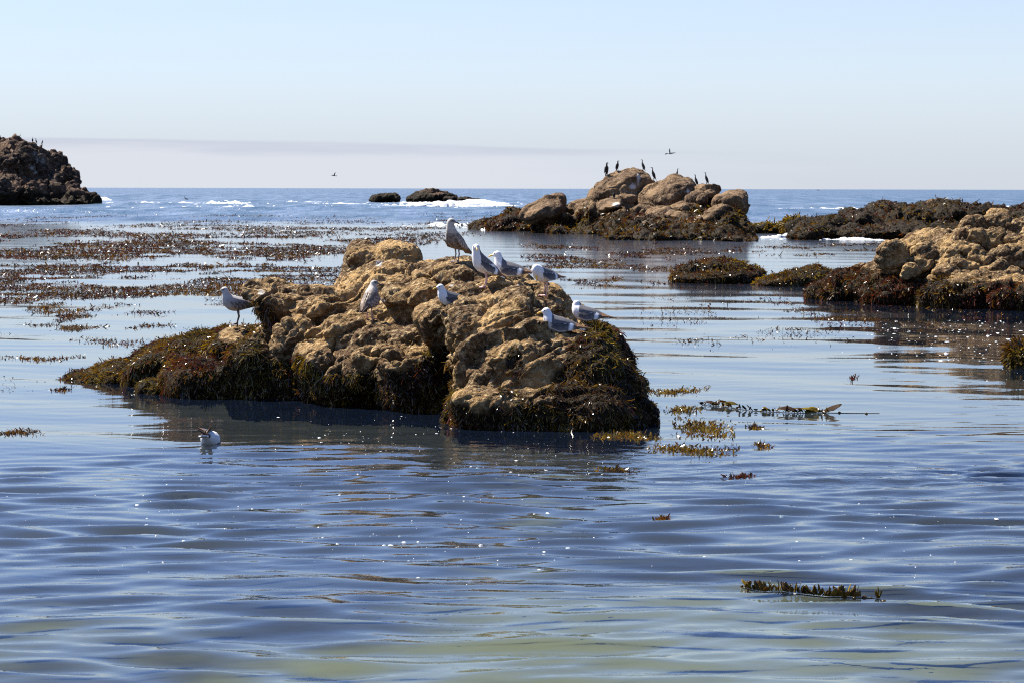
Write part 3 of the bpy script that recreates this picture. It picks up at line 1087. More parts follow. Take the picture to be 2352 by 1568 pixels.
def dens_mid(P, px, py):
    n1 = fbm(P * np.array([0.22, 0.09, 1]), 3, 321)
    n2 = fbm(P * np.array([1.0, 0.4, 1]), 2, 325)
    m = sstep(px, 1180, 1260) * (1 - sstep(px, 1500, 1800) * sstep(py, 575, 600))
    return np.clip(m * sstep(n1 + 0.45 * n2, 0.02, 0.24), 0, 1)


kelp_mat_obj('kelp_bed', 'brown kelp streaks floating in front of the cormorant island', kelp_points(17000, (1180, 2200), (560, 665), dens_mid, 331), 332, 0.085, 0.015)


def dens_right(P, px, py):
    n1 = fbm(P * np.array([0.45, 0.16, 1]), 3, 341)
    n2 = fbm(P * np.array([1.5, 0.6, 1]), 2, 345)
    c = np.exp(-(((px - 1790) / 190) ** 2 + ((py - 722) / 34) ** 2)) + 0.7 * np.exp(-(((px - 2100) / 160) ** 2 + ((py - 735) / 18) ** 2)) \
        + 0.45 * np.exp(-(((px - 1580) / 60) ** 2 + ((py - 788) / 8) ** 2)) + 0.5 * np.exp(-(((px - 1600) / 90) ** 2 + ((py - 695) / 8) ** 2))
    return np.clip(c * sstep(n1 + 0.4 * n2, -0.08, 0.16), 0, 1)


kelp_mat_obj('kelp_bed', 'brown kelp patches floating left of the tan boulder rock', kelp_points(11000, (1450, 2350), (660, 810), dens_right, 351), 352, 0.07, 0.012)

# clumps beside the big rock
for k, (px, py, wpx, hpx, n_, lab) in enumerate([
        (1545, 897, 75, 8, 420, 'long thin kelp clump touching the right side of the big rock'),
        (1568, 943, 36, 8, 240, 'small upright olive kelp clump just off the right end of the big rock'),
        (1615, 984, 62, 22, 750, 'largest olive kelp clump floating right of the big rock'),
        (1590, 1034, 95, 11, 520, 'lowest kelp clump in front of the right end of the big rock'),
        (1752, 1023, 20, 5, 110, 'little kelp tuft right of the lowest kelp clump'),
        (1735, 979, 18, 6, 110, 'little kelp tuft right of the largest kelp clump'),
        (1440, 1003, 70, 12, 500, 'golden kelp mat against the foot of the big rock'),
        (1420, 1078, 45, 4, 120, 'thin brown kelp scrap on ripples below the big rock'),
        (1700, 1090, 30, 4, 90, 'thin reddish kelp scrap in the rippled water at centre right'),
        (40, 996, 50, 9, 160, 'sparse kelp tuft at the left edge near the swimming gull'),
        (140, 893, 22, 5, 90, 'small kelp tuft by the left tip of the big rock'),
        (90, 822, 95, 6, 320, 'narrow kelp raft at the left edge level with the rock tip'),
        (260, 785, 90, 9, 320, 'kelp raft just above the left arm of the big rock'),
        (1520, 1185, 16, 4, 50, 'tiny dark kelp scrap in the middle foreground water'),
        (1960, 868, 12, 7, 40, 'tiny upright kelp scrap alone on calm water at right')]):
    rg = np.random.default_rng(400 + k)
    n_ = int(n_ * 1.7)
    qx = px + wpx * np.clip(rg.normal(0, 0.5, n_), -1.1, 1.1)
    qy = py + hpx * np.clip(rg.normal(0, 0.45, n_), -1.2, 1.2) + 4 * np.sin(qx * 0.03 + k)
    P = np.array([on_water(a, b) for a, b in zip(qx, qy)])
    c0 = np.array(P.mean(0))
    P[:, 2] = sea_h(P[:, 0], P[:, 1]) - 0.012
    cols = pick_cols(rg, n_, [1.3, 0.8, 0.3, 0.5, 0.9, 0.6, 1.5] if k < 8 else KELP_COLS, P, 430 + k, 1.0)
    root = empty('kelp_clump', (c0[0], c0[1], 0))
    tag(root, lab, 'kelp', group='loose kelp clumps floating around the big rock')
    up = np.tile(np.array([0, 0, 1.0]), (n_, 1))
    fr_ = fronds('kelp_fronds', root, P, up, cols, 0.048 * rg.uniform(0.4, 1.5, n_), 0.0085 * rg.uniform(0.5, 1.5, n_), 0.0, M_KELP, 450 + k, stand=0.5, lift=0.0, flat=0.75)
    fr_['kind'] = 'stuff'


# long strands with separate blades
def tube(pts, rad, ns=6):
    pts = np.asarray(pts, float)
    n = len(pts)
    rad = np.broadcast_to(rad, n)
    T = np.gradient(pts, axis=0)
    T /= np.linalg.norm(T, axis=1)[:, None] + 1e-9
    ref = np.where(np.abs(T[:, 2:3]) > 0.9, np.array([[1.0, 0, 0]]), np.array([[0, 0, 1.0]]))
    A = np.cross(T, ref)
    A /= np.linalg.norm(A, axis=1)[:, None] + 1e-9
    B = np.cross(T, A)
    th = np.linspace(0, 2 * np.pi, ns, endpoint=False)
    V = pts[:, None] + rad[:, None, None] * (np.cos(th)[None, :, None] * A[:, None] + np.sin(th)[None, :, None] * B[:, None])
    V = V.reshape(-1, 3)
    i = np.arange(n * ns).reshape(n, ns)
    Q = np.stack([i[:-1], np.roll(i, -1, 1)[:-1], np.roll(i, -1, 1)[1:], i[1:]], -1).reshape(-1, 4)
    c0, c1 = len(V), len(V) + 1
    V = np.concatenate([V, pts[:1], pts[-1:]])
    T0 = np.stack([np.roll(i[0], -1), i[0], np.full(ns, c0)], 1)
    T1 = np.stack([i[-1], np.roll(i[-1], -1), np.full(ns, c1)], 1)
    return V, [Q, np.concatenate([T0, T1])]


def blade_mesh(L_, W_, curl, rg):
    """one kelp blade: a cupped leaf, thickened"""
    u = np.linspace(0, 1, 7)
    vv = np.linspace(-1, 1, 5)
    prof = np.sin(np.pi * np.clip(u * 0.93 + 0.05, 0, 1)) ** 0.7
    V = []
    for s in (0, 1):
        for a, p_ in zip(u, prof):
            for b in vv:
                x = L_ * (a - curl * 0.35 * a * a)
                z = (L_ * curl * a * a * 0.8 if curl >= 0 else -curl * L_ * 1.6 * a * (1.05 - a)) + 0.12 * W_ * b * b
                y = W_ * b * p_ * (1 + 0.12 * math.sin(a * 17 + b))
                V.append((x, y, z - s * 0.0025))
    i = np.arange(35).reshape(7, 5)
    top = np.stack([i[:-1, :-1], i[:-1, 1:], i[1:, 1:], i[1:, :-1]], -1).reshape(-1, 4)
    bot = top[:, ::-1] + 35
    rim = np.concatenate([i[0, :], i[1:, -1], i[-1, -2::-1], i[-2:0:-1, 0]])
    rn_ = np.roll(rim, -1)
    side = np.stack([rn_, rim, rim + 35, rn_ + 35], 1)
    return np.array(V), [np.concatenate([top, bot, side])]


def kelp_strand(label, path, blades, seed, bl, bw, bulbs=()):
    rg = np.random.default_rng(seed)
    P = np.array([on_water(*p) for p in path])
    t = np.linspace(0, 1, len(P))
    tt = np.linspace(0, 1, 40)
    S = np.stack([np.interp(tt, t, P[:, k]) for k in range(3)], 1)
    S[:, 2] = sea_h(S[:, 0], S[:, 1]) + 0.001
    root = empty('kelp_strand', (S[20][0], S[20][1], 0))
    tag(root, label, 'kelp')
    b0 = np.array(root.location)
    V, Fs = tube(S - b0, 0.005)
    c = np.array([0.045, 0.028, 0.010])
    mesh_np('stem', V, Fs, M_KELP, root, cols=np.tile(c, (len(V), 1)))
    for (u, lscale, wscale, pitch, yaw, curl) in blades:
        p = np.array([np.interp(u, tt, S[:, k]) for k in range(3)])
        V, Fs = blade_mesh(bl * lscale, bw * wscale, curl, rg)
        cc = WEED_COLS[rg.choice([0, 1, 4, 6, 6])] * rg.uniform(0.7, 1.2)
        o = mesh_np('blade', V, Fs, M_KELP, root, cols=np.tile(cc, (len(V), 1)))
        o.location = p - b0 + np.array([0, 0, 0.008])
        o.rotation_euler = (rg.normal(0, 0.35), -pitch, yaw)
    for (px, py, r) in bulbs:
        p = np.array(on_water(px, py))
        p[2] = float(sea_h(np.array([p[0]]), np.array([p[1]]))[0]) + r * 0.2
        V = SPL_V * np.array([r, r, r * 0.85])
        o = mesh_np('float_bulb', V, SPL_F, M_KELP, root, cols=np.tile(np.array([0.075, 0.045, 0.012]), (len(V), 1)))
        o.location = p - b0
    return root


rg = np.random.default_rng(77)
bl_ = []
for u in np.linspace(0.02, 0.76, 78):
    bl_.append((u, rg.uniform(0.5, 1.3), rg.uniform(0.6, 1.4), rg.uniform(0.5, 1.5), rg.uniform(-3.1, 3.1), rg.uniform(-0.2, 0.6)))
for u in (0.16, 0.25, 0.31, 0.43, 0.52):
    bl_.append((u, 1.6, 2.0, 0.35, rg.uniform(-3, 3), 0.3))
for u in np.linspace(0.93, 0.96, 9):
    bl_.append((u, rg.uniform(0.6, 1.4), 0.45, rg.uniform(0.9, 1.5), rg.uniform(-3, 3), 0.2))
kelp_strand('dark kelp strand with many short upright blades floating alone in the foreground',
            [(1705, 1347), (1760, 1352), (1830, 1366), (1900, 1372), (1945, 1372), (2000, 1372), (2025, 1368)], bl_, 78, 0.075, 0.017,
            bulbs=[(1704, 1346, 0.012), (1716, 1350, 0.014), (1940, 1371, 0.018), (1962, 1374, 0.016), (1985, 1371, 0.020), (2030, 1380, 0.018), (2000, 1370, 0.013)])
bl_ = []
for u in np.linspace(0.0, 0.72, 46):
    bl_.append((u, rg.uniform(0.3, 0.9), rg.uniform(0.3, 0.9), rg.uniform(0.1, 0.9), rg.uniform(-3.1, 3.1), rg.uniform(-0.1, 0.4)))
for u, ls, pi_, yw in ((0.06, 1.5, 0.5, 0.3), (0.10, 1.3, 0.6, 2.6), (0.14, 1.2, 0.4, 0.1), (0.48, 1.5, 0.6, 0.2), (0.53, 1.7, 0.5, 2.9), (0.57, 1.3, 0.35, 0.4), (0.64, 1.5, 0.45, 3.0), (0.68, 1.9, 0.75, 0.1)):
    bl_.append((u, ls * 1.05, 1.4, 0.04 if u != 0.68 else 0.3, yw, -0.42 if u != 0.68 else 0.1))
kelp_strand('long kelp strand with broad arched blades floating right of the big rock',
            [(1612, 930), (1660, 933), (1720, 942), (1790, 946), (1850, 948), (1900, 947), (1960, 948), (2020, 948)], bl_, 79, 0.15, 0.042,
            bulbs=[(1928, 947, 0.02), (1990, 949, 0.02)])

# ------------------------------------------------------------------ foam
def foam_ridge(label, px0, px1, py, depth, height, seed, ragged=0.6, nx=90, ny=18, dy_px=0.0):
    rg = np.random.default_rng(seed)
    a, b = np.array(on_water(px0, py)), np.array(on_water(px1, py + dy_px))
    u = np.linspace(0, 1, nx)
    s = np.linspace(-1, 1, ny)
    U, S_ = np.meshgrid(u, s, indexing='ij')
    base = a[None, None] * (1 - U[..., None]) + b[None, None] * U[..., None]
    Ln = np.linalg.norm(b - a)
    p = np.stack([U.ravel() * Ln / max(height * 9, 0.8), S_.ravel() * 1.5, np.full(U.size, seed * 1.7)], 1)
    nz_ = fbm(p, 4, seed).reshape(U.shape)
    nz2 = fbm(p * 4, 3, seed + 3).reshape(U.shape)
    env = np.sin(np.pi * U) ** 0.45
    h = height * (np.exp(-(S_ / 0.5) ** 2) * env * (0.55 + 1.3 * ragged * nz_) + 0.30 * nz2) - 0.27 * height
    base[..., 1] += S_ * depth * (0.7 + 0.6 * nz_)
    base[..., 2] = h
    i = np.arange(nx * ny).reshape(nx, ny)
    Q = np.stack([i[:-1, :-1], i[:-1, 1:], i[1:, 1:], i[1:, :-1]], -1).reshape(-1, 4)
    keep = (base.reshape(-1, 3)[:, 2] > -0.12 * height - 0.02) & (nz2.ravel() > -0.28)
    used, Q = cull(base.reshape(-1, 3), Q, keep)
    o = mesh_np('surf_foam', base.reshape(-1, 3)[used], Q, M_FOAM)
    tag(o, label, 'foam', kind='stuff')


FR = [('white breaker in front of the long low rock near the horizon', 900, 1205, 470, 14, 1.25, 0.8, 0),
      ('second white ridge of the breaker before the long low rock', 850, 1190, 474, 12, 0.7, 1.0, 0),
      ('white splash behind the long low rock near the horizon', 930, 1060, 461, 6, 1.3, 1.2, 0),
      ('thin whitecap left of the smaller low rock', 690, 850, 470, 9, 0.36, 1.2, 0),
      ('white splash at the foot of the tall left rock', 208, 262, 462, 10, 1.5, 0.8, 0),
      ('small surf patch under the tall left rock', 100, 124, 469, 4, 0.7, 0.8, 0),
      ('flat foam line right of the tall left rock', 205, 300, 469, 8, 0.26, 1.2, 0),
      ('bright whitecap beyond the kelp bed on the left', 305, 375, 468, 8, 0.42, 1.0, 0),
      ('long broken whitecap line beyond the kelp bed', 400, 600, 468, 9, 0.32, 1.5, 0),
      ('second whitecap line nearer than the first', 470, 640, 477, 8, 0.26, 1.5, 0),
      ('whitecap left of centre towards the low rocks', 620, 760, 466, 9, 0.32, 1.5, 0),
      ('surf curling at the left tip of the cormorant island', 1068, 1116, 524, 2.0, 0.55, 0.7, 6),
      ('thin surf left of the cormorant island', 980, 1075, 517, 2.5, 0.20, 1.4, 2),
      ('surf in the gap of the cormorant island', 1388, 1432, 533, 2.0, 0.45, 0.8, 5),
      ('white surf at the right foot of the cormorant island', 1745, 1880, 547, 2.5, 0.35, 0.9, -2),
      ('foam line along the foot of the long reef', 1870, 2040, 551, 1.2, 0.18, 1.4, 2),
      ('foam line along the right part of the long reef', 2040, 2300, 553, 1.2, 0.22, 1.6, 1),
      ('wide pale foam streak beyond the long reef', 1790, 2120, 480, 10, 0.18, 1.8, 0),
      ('pale foam streak at far right beyond the reef', 2140, 2352, 476, 10, 0.18, 1.8, 0)]
for k, (lab, a, b, py, dp, ht, rg_, dyp) in enumerate(FR):
    foam_ridge(lab, a, b, py, dp, ht, 500 + k, rg_, dy_px=dyp, nx=int(60 + (b - a) * 1.0))


def foam_flecks(name, label, n, pxr, pyr, size, seed, clusters=None):
    rg = np.random.default_rng(seed)
    vs, fs, o = [], [], 0
    for k in range(n):
        if clusters and rg.random() < 0.75:
            cx, cy, sx, sy = clusters[rg.integers(len(clusters))]
            px, py = rg.normal(cx, sx), rg.normal(cy, sy)
        else:
            px, py = rg.uniform(*pxr), rg.uniform(*pyr)
        P = np.array(on_water(px, py))
        r = size * min(3.2, rg.lognormal(-0.45, 0.8))
        z = float(SEAZ(P[0], P[1]))
        m = 7
        th = np.linspace(0, 2 * np.pi, m, endpoint=False) + rg.uniform(0, 6)
        rr = r * rg.uniform(0.55, 1.25, m)
        h = r * rg.uniform(0.12, 0.4)
        ring0 = np.stack([P[0] + rr * np.cos(th), P[1] + 1.2 * rr * np.sin(th), np.full(m, z - 0.004)], 1)
        ring1 = np.stack([P[0] + 0.6 * rr * np.cos(th), P[1] + 0.7 * rr * np.sin(th), z + h * rg.uniform(0.4, 0.9, m)], 1)
        topv = np.array([[P[0], P[1], z + h]])
        vs.append(np.concatenate([ring0, ring1, topv]))
        i = np.arange(m)
        j = (i + 1) % m
        fs += [(o + a, o + b, o + m + b) for a, b in zip(i, j)] + [(o + a, o + m + b, o + m + a) for a, b in zip(i, j)] + \
              [(o + m + a, o + m + b, o + 2 * m) for a, b in zip(i, j)]
        o += 2 * m + 1
    ob = mesh_np(name, np.concatenate(vs), np.array(fs), M_FOAM)
    tag(ob, label, 'foam', kind='stuff')


def SEAZ(x, y):
    return sea_h(np.array([x]), np.array([y]))[0]


foam_flecks('foam_flecks', 'small white foam flecks drifting on the near water', 340, (-100, 2450), (1060, 1330), 0.0075, 601,
            [(700, 1190, 260, 60), (900, 1160, 160, 60), (1000, 1270, 200, 30), (300, 1160, 200, 50), (2000, 1230, 250, 40)])
foam_flecks('foam_flecks', 'white foam specks on dark reflections before the tan boulder rock', 420, (2000, 2450), (735, 830), 0.017, 602,
            [(2200, 790, 120, 25), (2300, 800, 80, 30), (2200, 750, 150, 6)])
foam_flecks('foam_flecks', 'foam specks in the shade in front of the big rock', 200, (700, 1500), (960, 1110), 0.008, 603,
            [(850, 1000, 120, 25), (1150, 1060, 120, 25)])

# ------------------------------------------------------------------ birds
from mathutils.bvhtree import BVHTree


def bvh(surfs):
    return [BVHTree.FromPolygons(v.tolist(), q_.tolist()) for v, q_ in surfs]


def hit(trees, px, py, fallbackY):
    d = ray(px, py).normalized()
    best = None
    for t in trees:
        loc, nn, i, dist = t.ray_cast(Vector((0, 0, CAM_H)), d)
        if loc is not None and (best is None or dist < best[1]):
            best = (loc, dist)
    return best[0] if best else at(px, py, fallbackY)


def chain(secs, voxel, sub=5, it=3):
    """continuous body grown round a spine: secs = (x, y, z, ry, rz)"""
    S = np.array(secs, float)
    k = len(S)
    t = np.linspace(0, k - 1, (k - 1) * sub + 1)
    I = np.stack([np.interp(t, np.arange(k), S[:, c]) for c in range(5)], 1)
    # soften the polyline
    for _ in range(2):
        I[1:-1] = 0.25 * I[:-2] + 0.5 * I[1:-1] + 0.25 * I[2:]
    vs, fs, o = [], [], 0
    for x, y, z, ry, rz in I:
        r = min(ry, rz)
        vs.append(SPL_V * np.array([max(r, 0.6 * max(ry, rz)), ry, rz]) + np.array([x, y, z]))
        fs.append(SPL_F + o)
        o += len(SPL_V)
    v, q_ = remesh(np.concatenate(vs), np.concatenate(fs), voxel)
    return laplace(v, q_, it), q_


def wing_grid(dz, side, pitchfn, plum, rg, tipdrop=0.0, spread=0.0):
    u = np.linspace(0, 1, 22)
    vv = np.linspace(0, 1, 11)
    ux = [0, 0.12, 0.35, 0.6, 0.8, 1.0]
    top_x = np.interp(u, ux, [0.105, 0.075, -0.02, -0.13, -0.22, -0.315])
    top_z = np.interp(u, ux, [0.310, 0.352, 0.358, 0.320, 0.276, 0.236])
    bot_x = np.interp(u, ux, [0.105, 0.085, 0.00, -0.11, -0.21, -0.315])
    bot_z = np.interp(u, ux, [0.300, 0.225, 0.186, 0.198, 0.218, 0.230])
    W = np.interp(u, ux, [0.080, 0.108, 0.116, 0.092, 0.054, 0.012])
    V, C = [], []
    for i, a in enumerate(u):
        for j, b in enumerate(vv):
            x = top_x[i] * (1 - b) + bot_x[i] * b
            z = top_z[i] * (1 - b) + bot_z[i] * b
            y = W[i] * (0.16 + 0.84 * math.sin(min(1, b * 1.25) * math.pi / 2)) + spread * a
            # feather steps
            row = a * 6.5 + 0.5 * (int(b * 5) % 2)
            fr_ = row - math.floor(row)
            y += 0.006 * fr_ * (b > 0.1)
            z -= tipdrop * a * a
            V.append((x, side * y, z + dz))
            if plum == 'adult':
                c = np.array([0.105, 0.102, 0.110]) * (0.85 + 0.35 * math.sin(7 * b + 3 * a))
                if fr_ > 0.86 and a > 0.25:
                    c = c * 1.5
                if 0.60 < a < 0.70 and b > 0.25:
                    c = np.array([0.78, 0.77, 0.76])
                if a > 0.72:
                    c = np.array([0.20, 0.115, 0.065]) if b < 0.6 else np.array([0.10, 0.065, 0.045])
                if b > 0.93 and 0.1 < a < 0.55:
                    c = np.array([0.7, 0.69, 0.68])
            else:
                c = np.array([0.16, 0.125, 0.10]) * (0.7 + 0.7 * rg.random())
                if fr_ > 0.7:
                    c = np.array([0.42, 0.34, 0.28])
                if a > 0.7:
                    c = np.array([0.12, 0.085, 0.065])
            C.append(c)
    V = np.array(V)
    n = len(V)
    inner = V.copy()
    inner[:, 1] -= side * 0.012
    Vall = np.concatenate([V, inner])
    i = np.arange(n).reshape(22, 11)
    top = np.stack([i[:-1, :-1], i[:-1, 1:], i[1:, 1:], i[1:, :-1]], -1).reshape(-1, 4)
    rim = np.concatenate([i[0, :], i[1:, -1], i[-1, -2::-1], i[-2:0:-1, 0]])
    rn_ = np.roll(rim, -1)
    Q = np.concatenate([top, top[:, ::-1] + n, np.stack([rn_, rim, rim + n, rn_ + n], 1)])
    if side < 0:
        Q = Q[:, ::-1]
    return pitchfn(Vall), [Q], np.concatenate([np.array(C)] * 2)


def gull(label, loc, heading, scale=1.0, pose='stand', head_yaw=0.0, plum='adult', neck=1.0, seed=0, group=None, legs=True, roll=0.0):
    rg = np.random.default_rng(900 + seed)
    root = empty('gull', loc, R(heading))
    root.scale = (scale,) * 3
    tag(root, label, 'gull', group='gulls resting on the big rock' if group is None else group)
    hy = R(head_yaw)
    dz = -0.165 if pose == 'sit' else 0.0
    pit = 0.0
    if pose == 'swim':
        dz, pit = -0.215, R(24)
    elif pose == 'upright':
        pit = R(-22)

    def pf(V):
        V = np.array(V, float)
        if pit:
            c, s = math.cos(pit), math.sin(pit)
            zc = 0.25 + dz
            x, z = V[..., 0].copy(), V[..., 2] - zc
            V[..., 0] = c * x + s * z
            V[..., 2] = -s * x + c * z + zc
        return V

    body = [(-0.215, 0, 0.240 + dz, 0.022, 0.014), (-0.17, 0, 0.244 + dz, 0.046, 0.036), (-0.10, 0, 0.254 + dz, 0.078, 0.070),
            (-0.02, 0, 0.260 + dz, 0.098, 0.096), (0.055, 0, 0.272 + dz, 0.102, 0.106), (0.105, 0, 0.305 + dz, 0.084, 0.092)]
    P = pf(np.array([b[:3] for b in body]))
    secs = [(p[0], p[1], p[2], b[3], b[4]) for p, b in zip(P, body)]
    last = P[-1]
    f = np.array([math.cos(hy), math.sin(hy), 0])
    if pose == 'preen':
        hd = last + np.array([0.075, 0.03, 0.015])
        secs += [(last[0] + 0.04, 0.01, last[2] + 0.045, 0.055, 0.052), (last[0] + 0.072, 0.025, last[2] + 0.052, 0.046, 0.044),
                 (hd[0] + 0.012, hd[1], hd[2] + 0.005, 0.046, 0.046)]
        bdir = np.array([-0.15, 0.12, -1.0])
        f = np.array([0.35, 0.25, -0.9])
        f /= np.linalg.norm(f)
        secs += [(hd[0] + 0.0, hd[1] + 0.006, hd[2] - 0.035, 0.034, 0.036), (hd[0] - 0.004, hd[1] + 0.010, hd[2] - 0.055, 0.018, 0.02)]
        bill0 = np.array([hd[0] - 0.004, hd[1] + 0.010, hd[2] - 0.055])
        bdir /= np.linalg.norm(bdir)
        hc = hd
    elif pose == 'swim':
        hd = last + np.array([0.10, 0, -0.02])
        secs += [(last[0] + 0.05, 0, last[2] + 0.0, 0.06, 0.06), (hd[0], 0, hd[2], 0.045, 0.045)]
        hc = hd
        bdir = np.array([0.6, 0, -0.8])
        bill0 = hd + bdir * 0.04
    else:
        nk = 0.105 * neck if pose != 'sit' else 0.075 * neck
        lean = 0.022
        secs += [(last[0] + lean, 0, last[2] + 0.45 * nk, 0.066, 0.068), (last[0] + lean + 0.012, 0, last[2] + nk, 0.050, 0.052)]
        hc = np.array([last[0] + lean + 0.014, 0, last[2] + nk + 0.035]) + 0.010 * f
        secs += [(hc[0], hc[1], hc[2], 0.049, 0.048), (*(hc + 0.026 * f + np.array([0, 0, -0.004])), 0.033, 0.032), (*(hc + 0.046 * f + np.array([0, 0, -0.008])), 0.019, 0.019)]
        bdir = f + np.array([0, 0, -0.28])
        bdir /= np.linalg.norm(bdir)
        bill0 = hc + 0.050 * f + np.array([0, 0, -0.008])
    V, Q = chain(secs, 0.0085)
    if plum == 'adult':
        c = np.tile(np.array([0.66, 0.66, 0.66]), (len(V), 1))
        Vu = V
        back = (Vu[:, 2] > 0.285 + dz) & (Vu[:, 0] < 0.085) & (Vu[:, 0] > -0.16) & (pose != 'swim')
        c[back] = (0.11, 0.107, 0.115)
    else:
        base = np.array([0.20, 0.165, 0.14])
        mot = (0.75 + 0.9 * fbm(V * np.array([26, 26, 50]), 2, 5 + seed))[:, None]
        c = base[None] * np.clip(mot, 0.45, 1.5)
        hfac = sstep(V[:, 2], last[2] - 0.02, last[2] + 0.08)[:, None]
        c = c * (1 - hfac) + np.array([0.38, 0.35, 0.32])[None] * hfac * (0.8 + 0.3 * mot)
        if plum == 'pale':
            c = 0.4 * c + 0.6 * np.array([0.56, 0.545, 0.54])
        # dusky eye patch
        ed = np.linalg.norm(V - (hc + 0.02 * f + np.array([0, 0, 0.01])), axis=1)
        perp = np.abs(V[:, 0] * -f[1] + V[:, 1] * f[0])
        c[(ed < 0.045) & (V[:, 2] > hc[2] - 0.008) & (V[:, 2] < hc[2] + 0.022) & (perp > 0.01)] *= 0.38
    mesh_np('body', V, Q, M_PLUME, root, cols=c)
    # wings
    for sd in (1, -1):
        sp = 0.05 if pose == 'swim' else 0.0
        Vw, Qw, Cw = wing_grid(dz, sd, pf, 'adult' if plum == 'adult' else 'juv', rg, tipdrop=-0.07 if pose == 'swim' else 0.0, spread=sp * (-1.6))
        mesh_np('wing', Vw, Qw, M_PLUME, root, cols=Cw)
        # folded primaries crossing over the tail
        L0 = np.array([-0.20, sd * 0.045, 0.238 + dz])
        L1 = np.array([-0.375, sd * (0.012 if pose != 'swim' else -0.05), 0.224 + dz + (0.03 if pose == 'swim' else 0.0)])
        tt = np.linspace(0, 1, 8)
        pts = L0[None] * (1 - tt[:, None]) + L1[None] * tt[:, None]
        Vt, Ft = tube(pf(pts), np.interp(tt, [0, 0.2, 0.8, 1], [0.026, 0.024, 0.012, 0.003]), 8)
        ctr = np.repeat(pf(pts), 8, axis=0)
        Vt[:64] = ctr + (Vt[:64] - ctr) * np.array([1, 0.45, 0.75])
        cc = (0.20, 0.105, 0.055) if plum == 'adult' and sd > 0 and pose != 'swim' else (0.075, 0.05, 0.038)
        mesh_np('wing_tip', Vt, Ft, M_PLUME, root, cols=np.tile(np.array(cc), (len(Vt), 1)))
    # tail: a flat fan
    tv = []
    for s in (0.006, -0.006):
        for x, wd_ in ((-0.16, 0.030), (-0.22, 0.040), (-0.29, 0.052)):
            for b in (-1, -0.5, 0, 0.5, 1):
                tv.append((x - 0.012 * (1 - b * b), wd_ * b, 0.234 + dz + s - 0.02 * (-0.16 - x) / 0.13))
    i = np.arange(15).reshape(3, 5)
    top = np.stack([i[:-1, :-1], i[:-1, 1:], i[1:, 1:], i[1:, :-1]], -1).reshape(-1, 4)
    rim = np.concatenate([i[0, :], i[1:, -1], i[-1, -2::-1], i[-2:0:-1, 0]])
    rn_ = np.roll(rim, -1)
    Qt = np.concatenate([top[:, ::-1], top + 15, np.stack([rn_, rim, rim + 15, rn_ + 15], 1)])
    tc_ = (0.78, 0.78, 0.78) if plum == 'adult' else (0.11, 0.08, 0.065)
    mesh_np('tail', pf(np.array(tv)), Qt, M_PLUME, root, cols=np.tile(np.array(tc_), (30, 1)))
    # bill: deep at the gonys, hooked
    tt = np.linspace(0, 1, 7)
    pts = bill0[None] + bdir[None] * (0.066 * tt)[:, None]
    pts[:, 2] -= 0.010 * tt ** 3
    Vb, Fb = tube(pts, np.interp(tt, [0, 0.45, 0.75, 0.92, 1], [0.0125, 0.0095, 0.0098, 0.006, 0.002]), 8)
    cl = np.repeat(pts, 8, axis=0)
    pr = np.array([-f[1], f[0], 0.0])
    off = Vb[:56] - cl
    Vb[:56] = cl + off - np.outer(off @ pr, pr) * 0.40
    mesh_np('bill', Vb, Fb, M_BEAK_Y if plum == 'adult' else M_BEAK_K, root)
    # eyes
    pr = np.array([-math.sin(hy), math.cos(hy), 0])
    fh = np.array([math.cos(hy), math.sin(hy), 0])
    if pose not in ('preen', 'swim'):
        for sd in (1, -1):
            e = hc + 0.024 * fh + sd * 0.033 * pr + np.array([0, 0, 0.007])
            eo = mesh_np('eye', SPL_V * 0.0085, SPL_F, M_EYE, root)
            eo.location = e
    # legs and webbed feet
    if pose in ('stand', 'preen', 'upright') and legs:
        lm = M_PINK if plum == 'adult' or seed == 6 else M_GREYLEG
        for sd in (1, -1):
            x0 = -0.015 + (0.02 if sd > 0 else -0.012)
            pts = [(x0 - 0.01, sd * 0.040, 0.195), (x0 - 0.018, sd * 0.040, 0.125), (x0 - 0.024, sd * 0.040, 0.10), (x0 - 0.004, sd * 0.042, 0.035), (x0, sd * 0.042, -0.035)]
            Vl, Fl = tube(pts, [0.017, 0.0085, 0.0095, 0.0072, 0.0072], 8)
            lo2 = mesh_np('leg', Vl, Fl, lm, root)
            fx = x0
            fv = [(fx - 0.010, sd * 0.042, 0.010), (fx + 0.066, sd * 0.042 - 0.034, 0.006), (fx + 0.078, sd * 0.042, 0.007), (fx + 0.066, sd * 0.042 + 0.034, 0.006), (fx + 0.01, sd * 0.042, 0.020)]
            fv += [(x, y, z - 0.010) for x, y, z in fv[:4]]
            ff = [(0, 1, 4), (1, 2, 4), (2, 3, 4), (3, 0, 4), (1, 0, 5), (1, 5, 6), (2, 1, 6), (2, 6, 7), (3, 2, 7), (3, 7, 8), (0, 3, 8), (0, 8, 5), (5, 8, 7), (5, 7, 6)]
            mesh_np('foot', np.array(fv), np.array(ff), lm, lo2, smooth_sh=False)
    return root


MT = bvh([(mv, mq)])


def on_rock(px, py, fy=34.0):
    return hit(MT, px, py, fy)


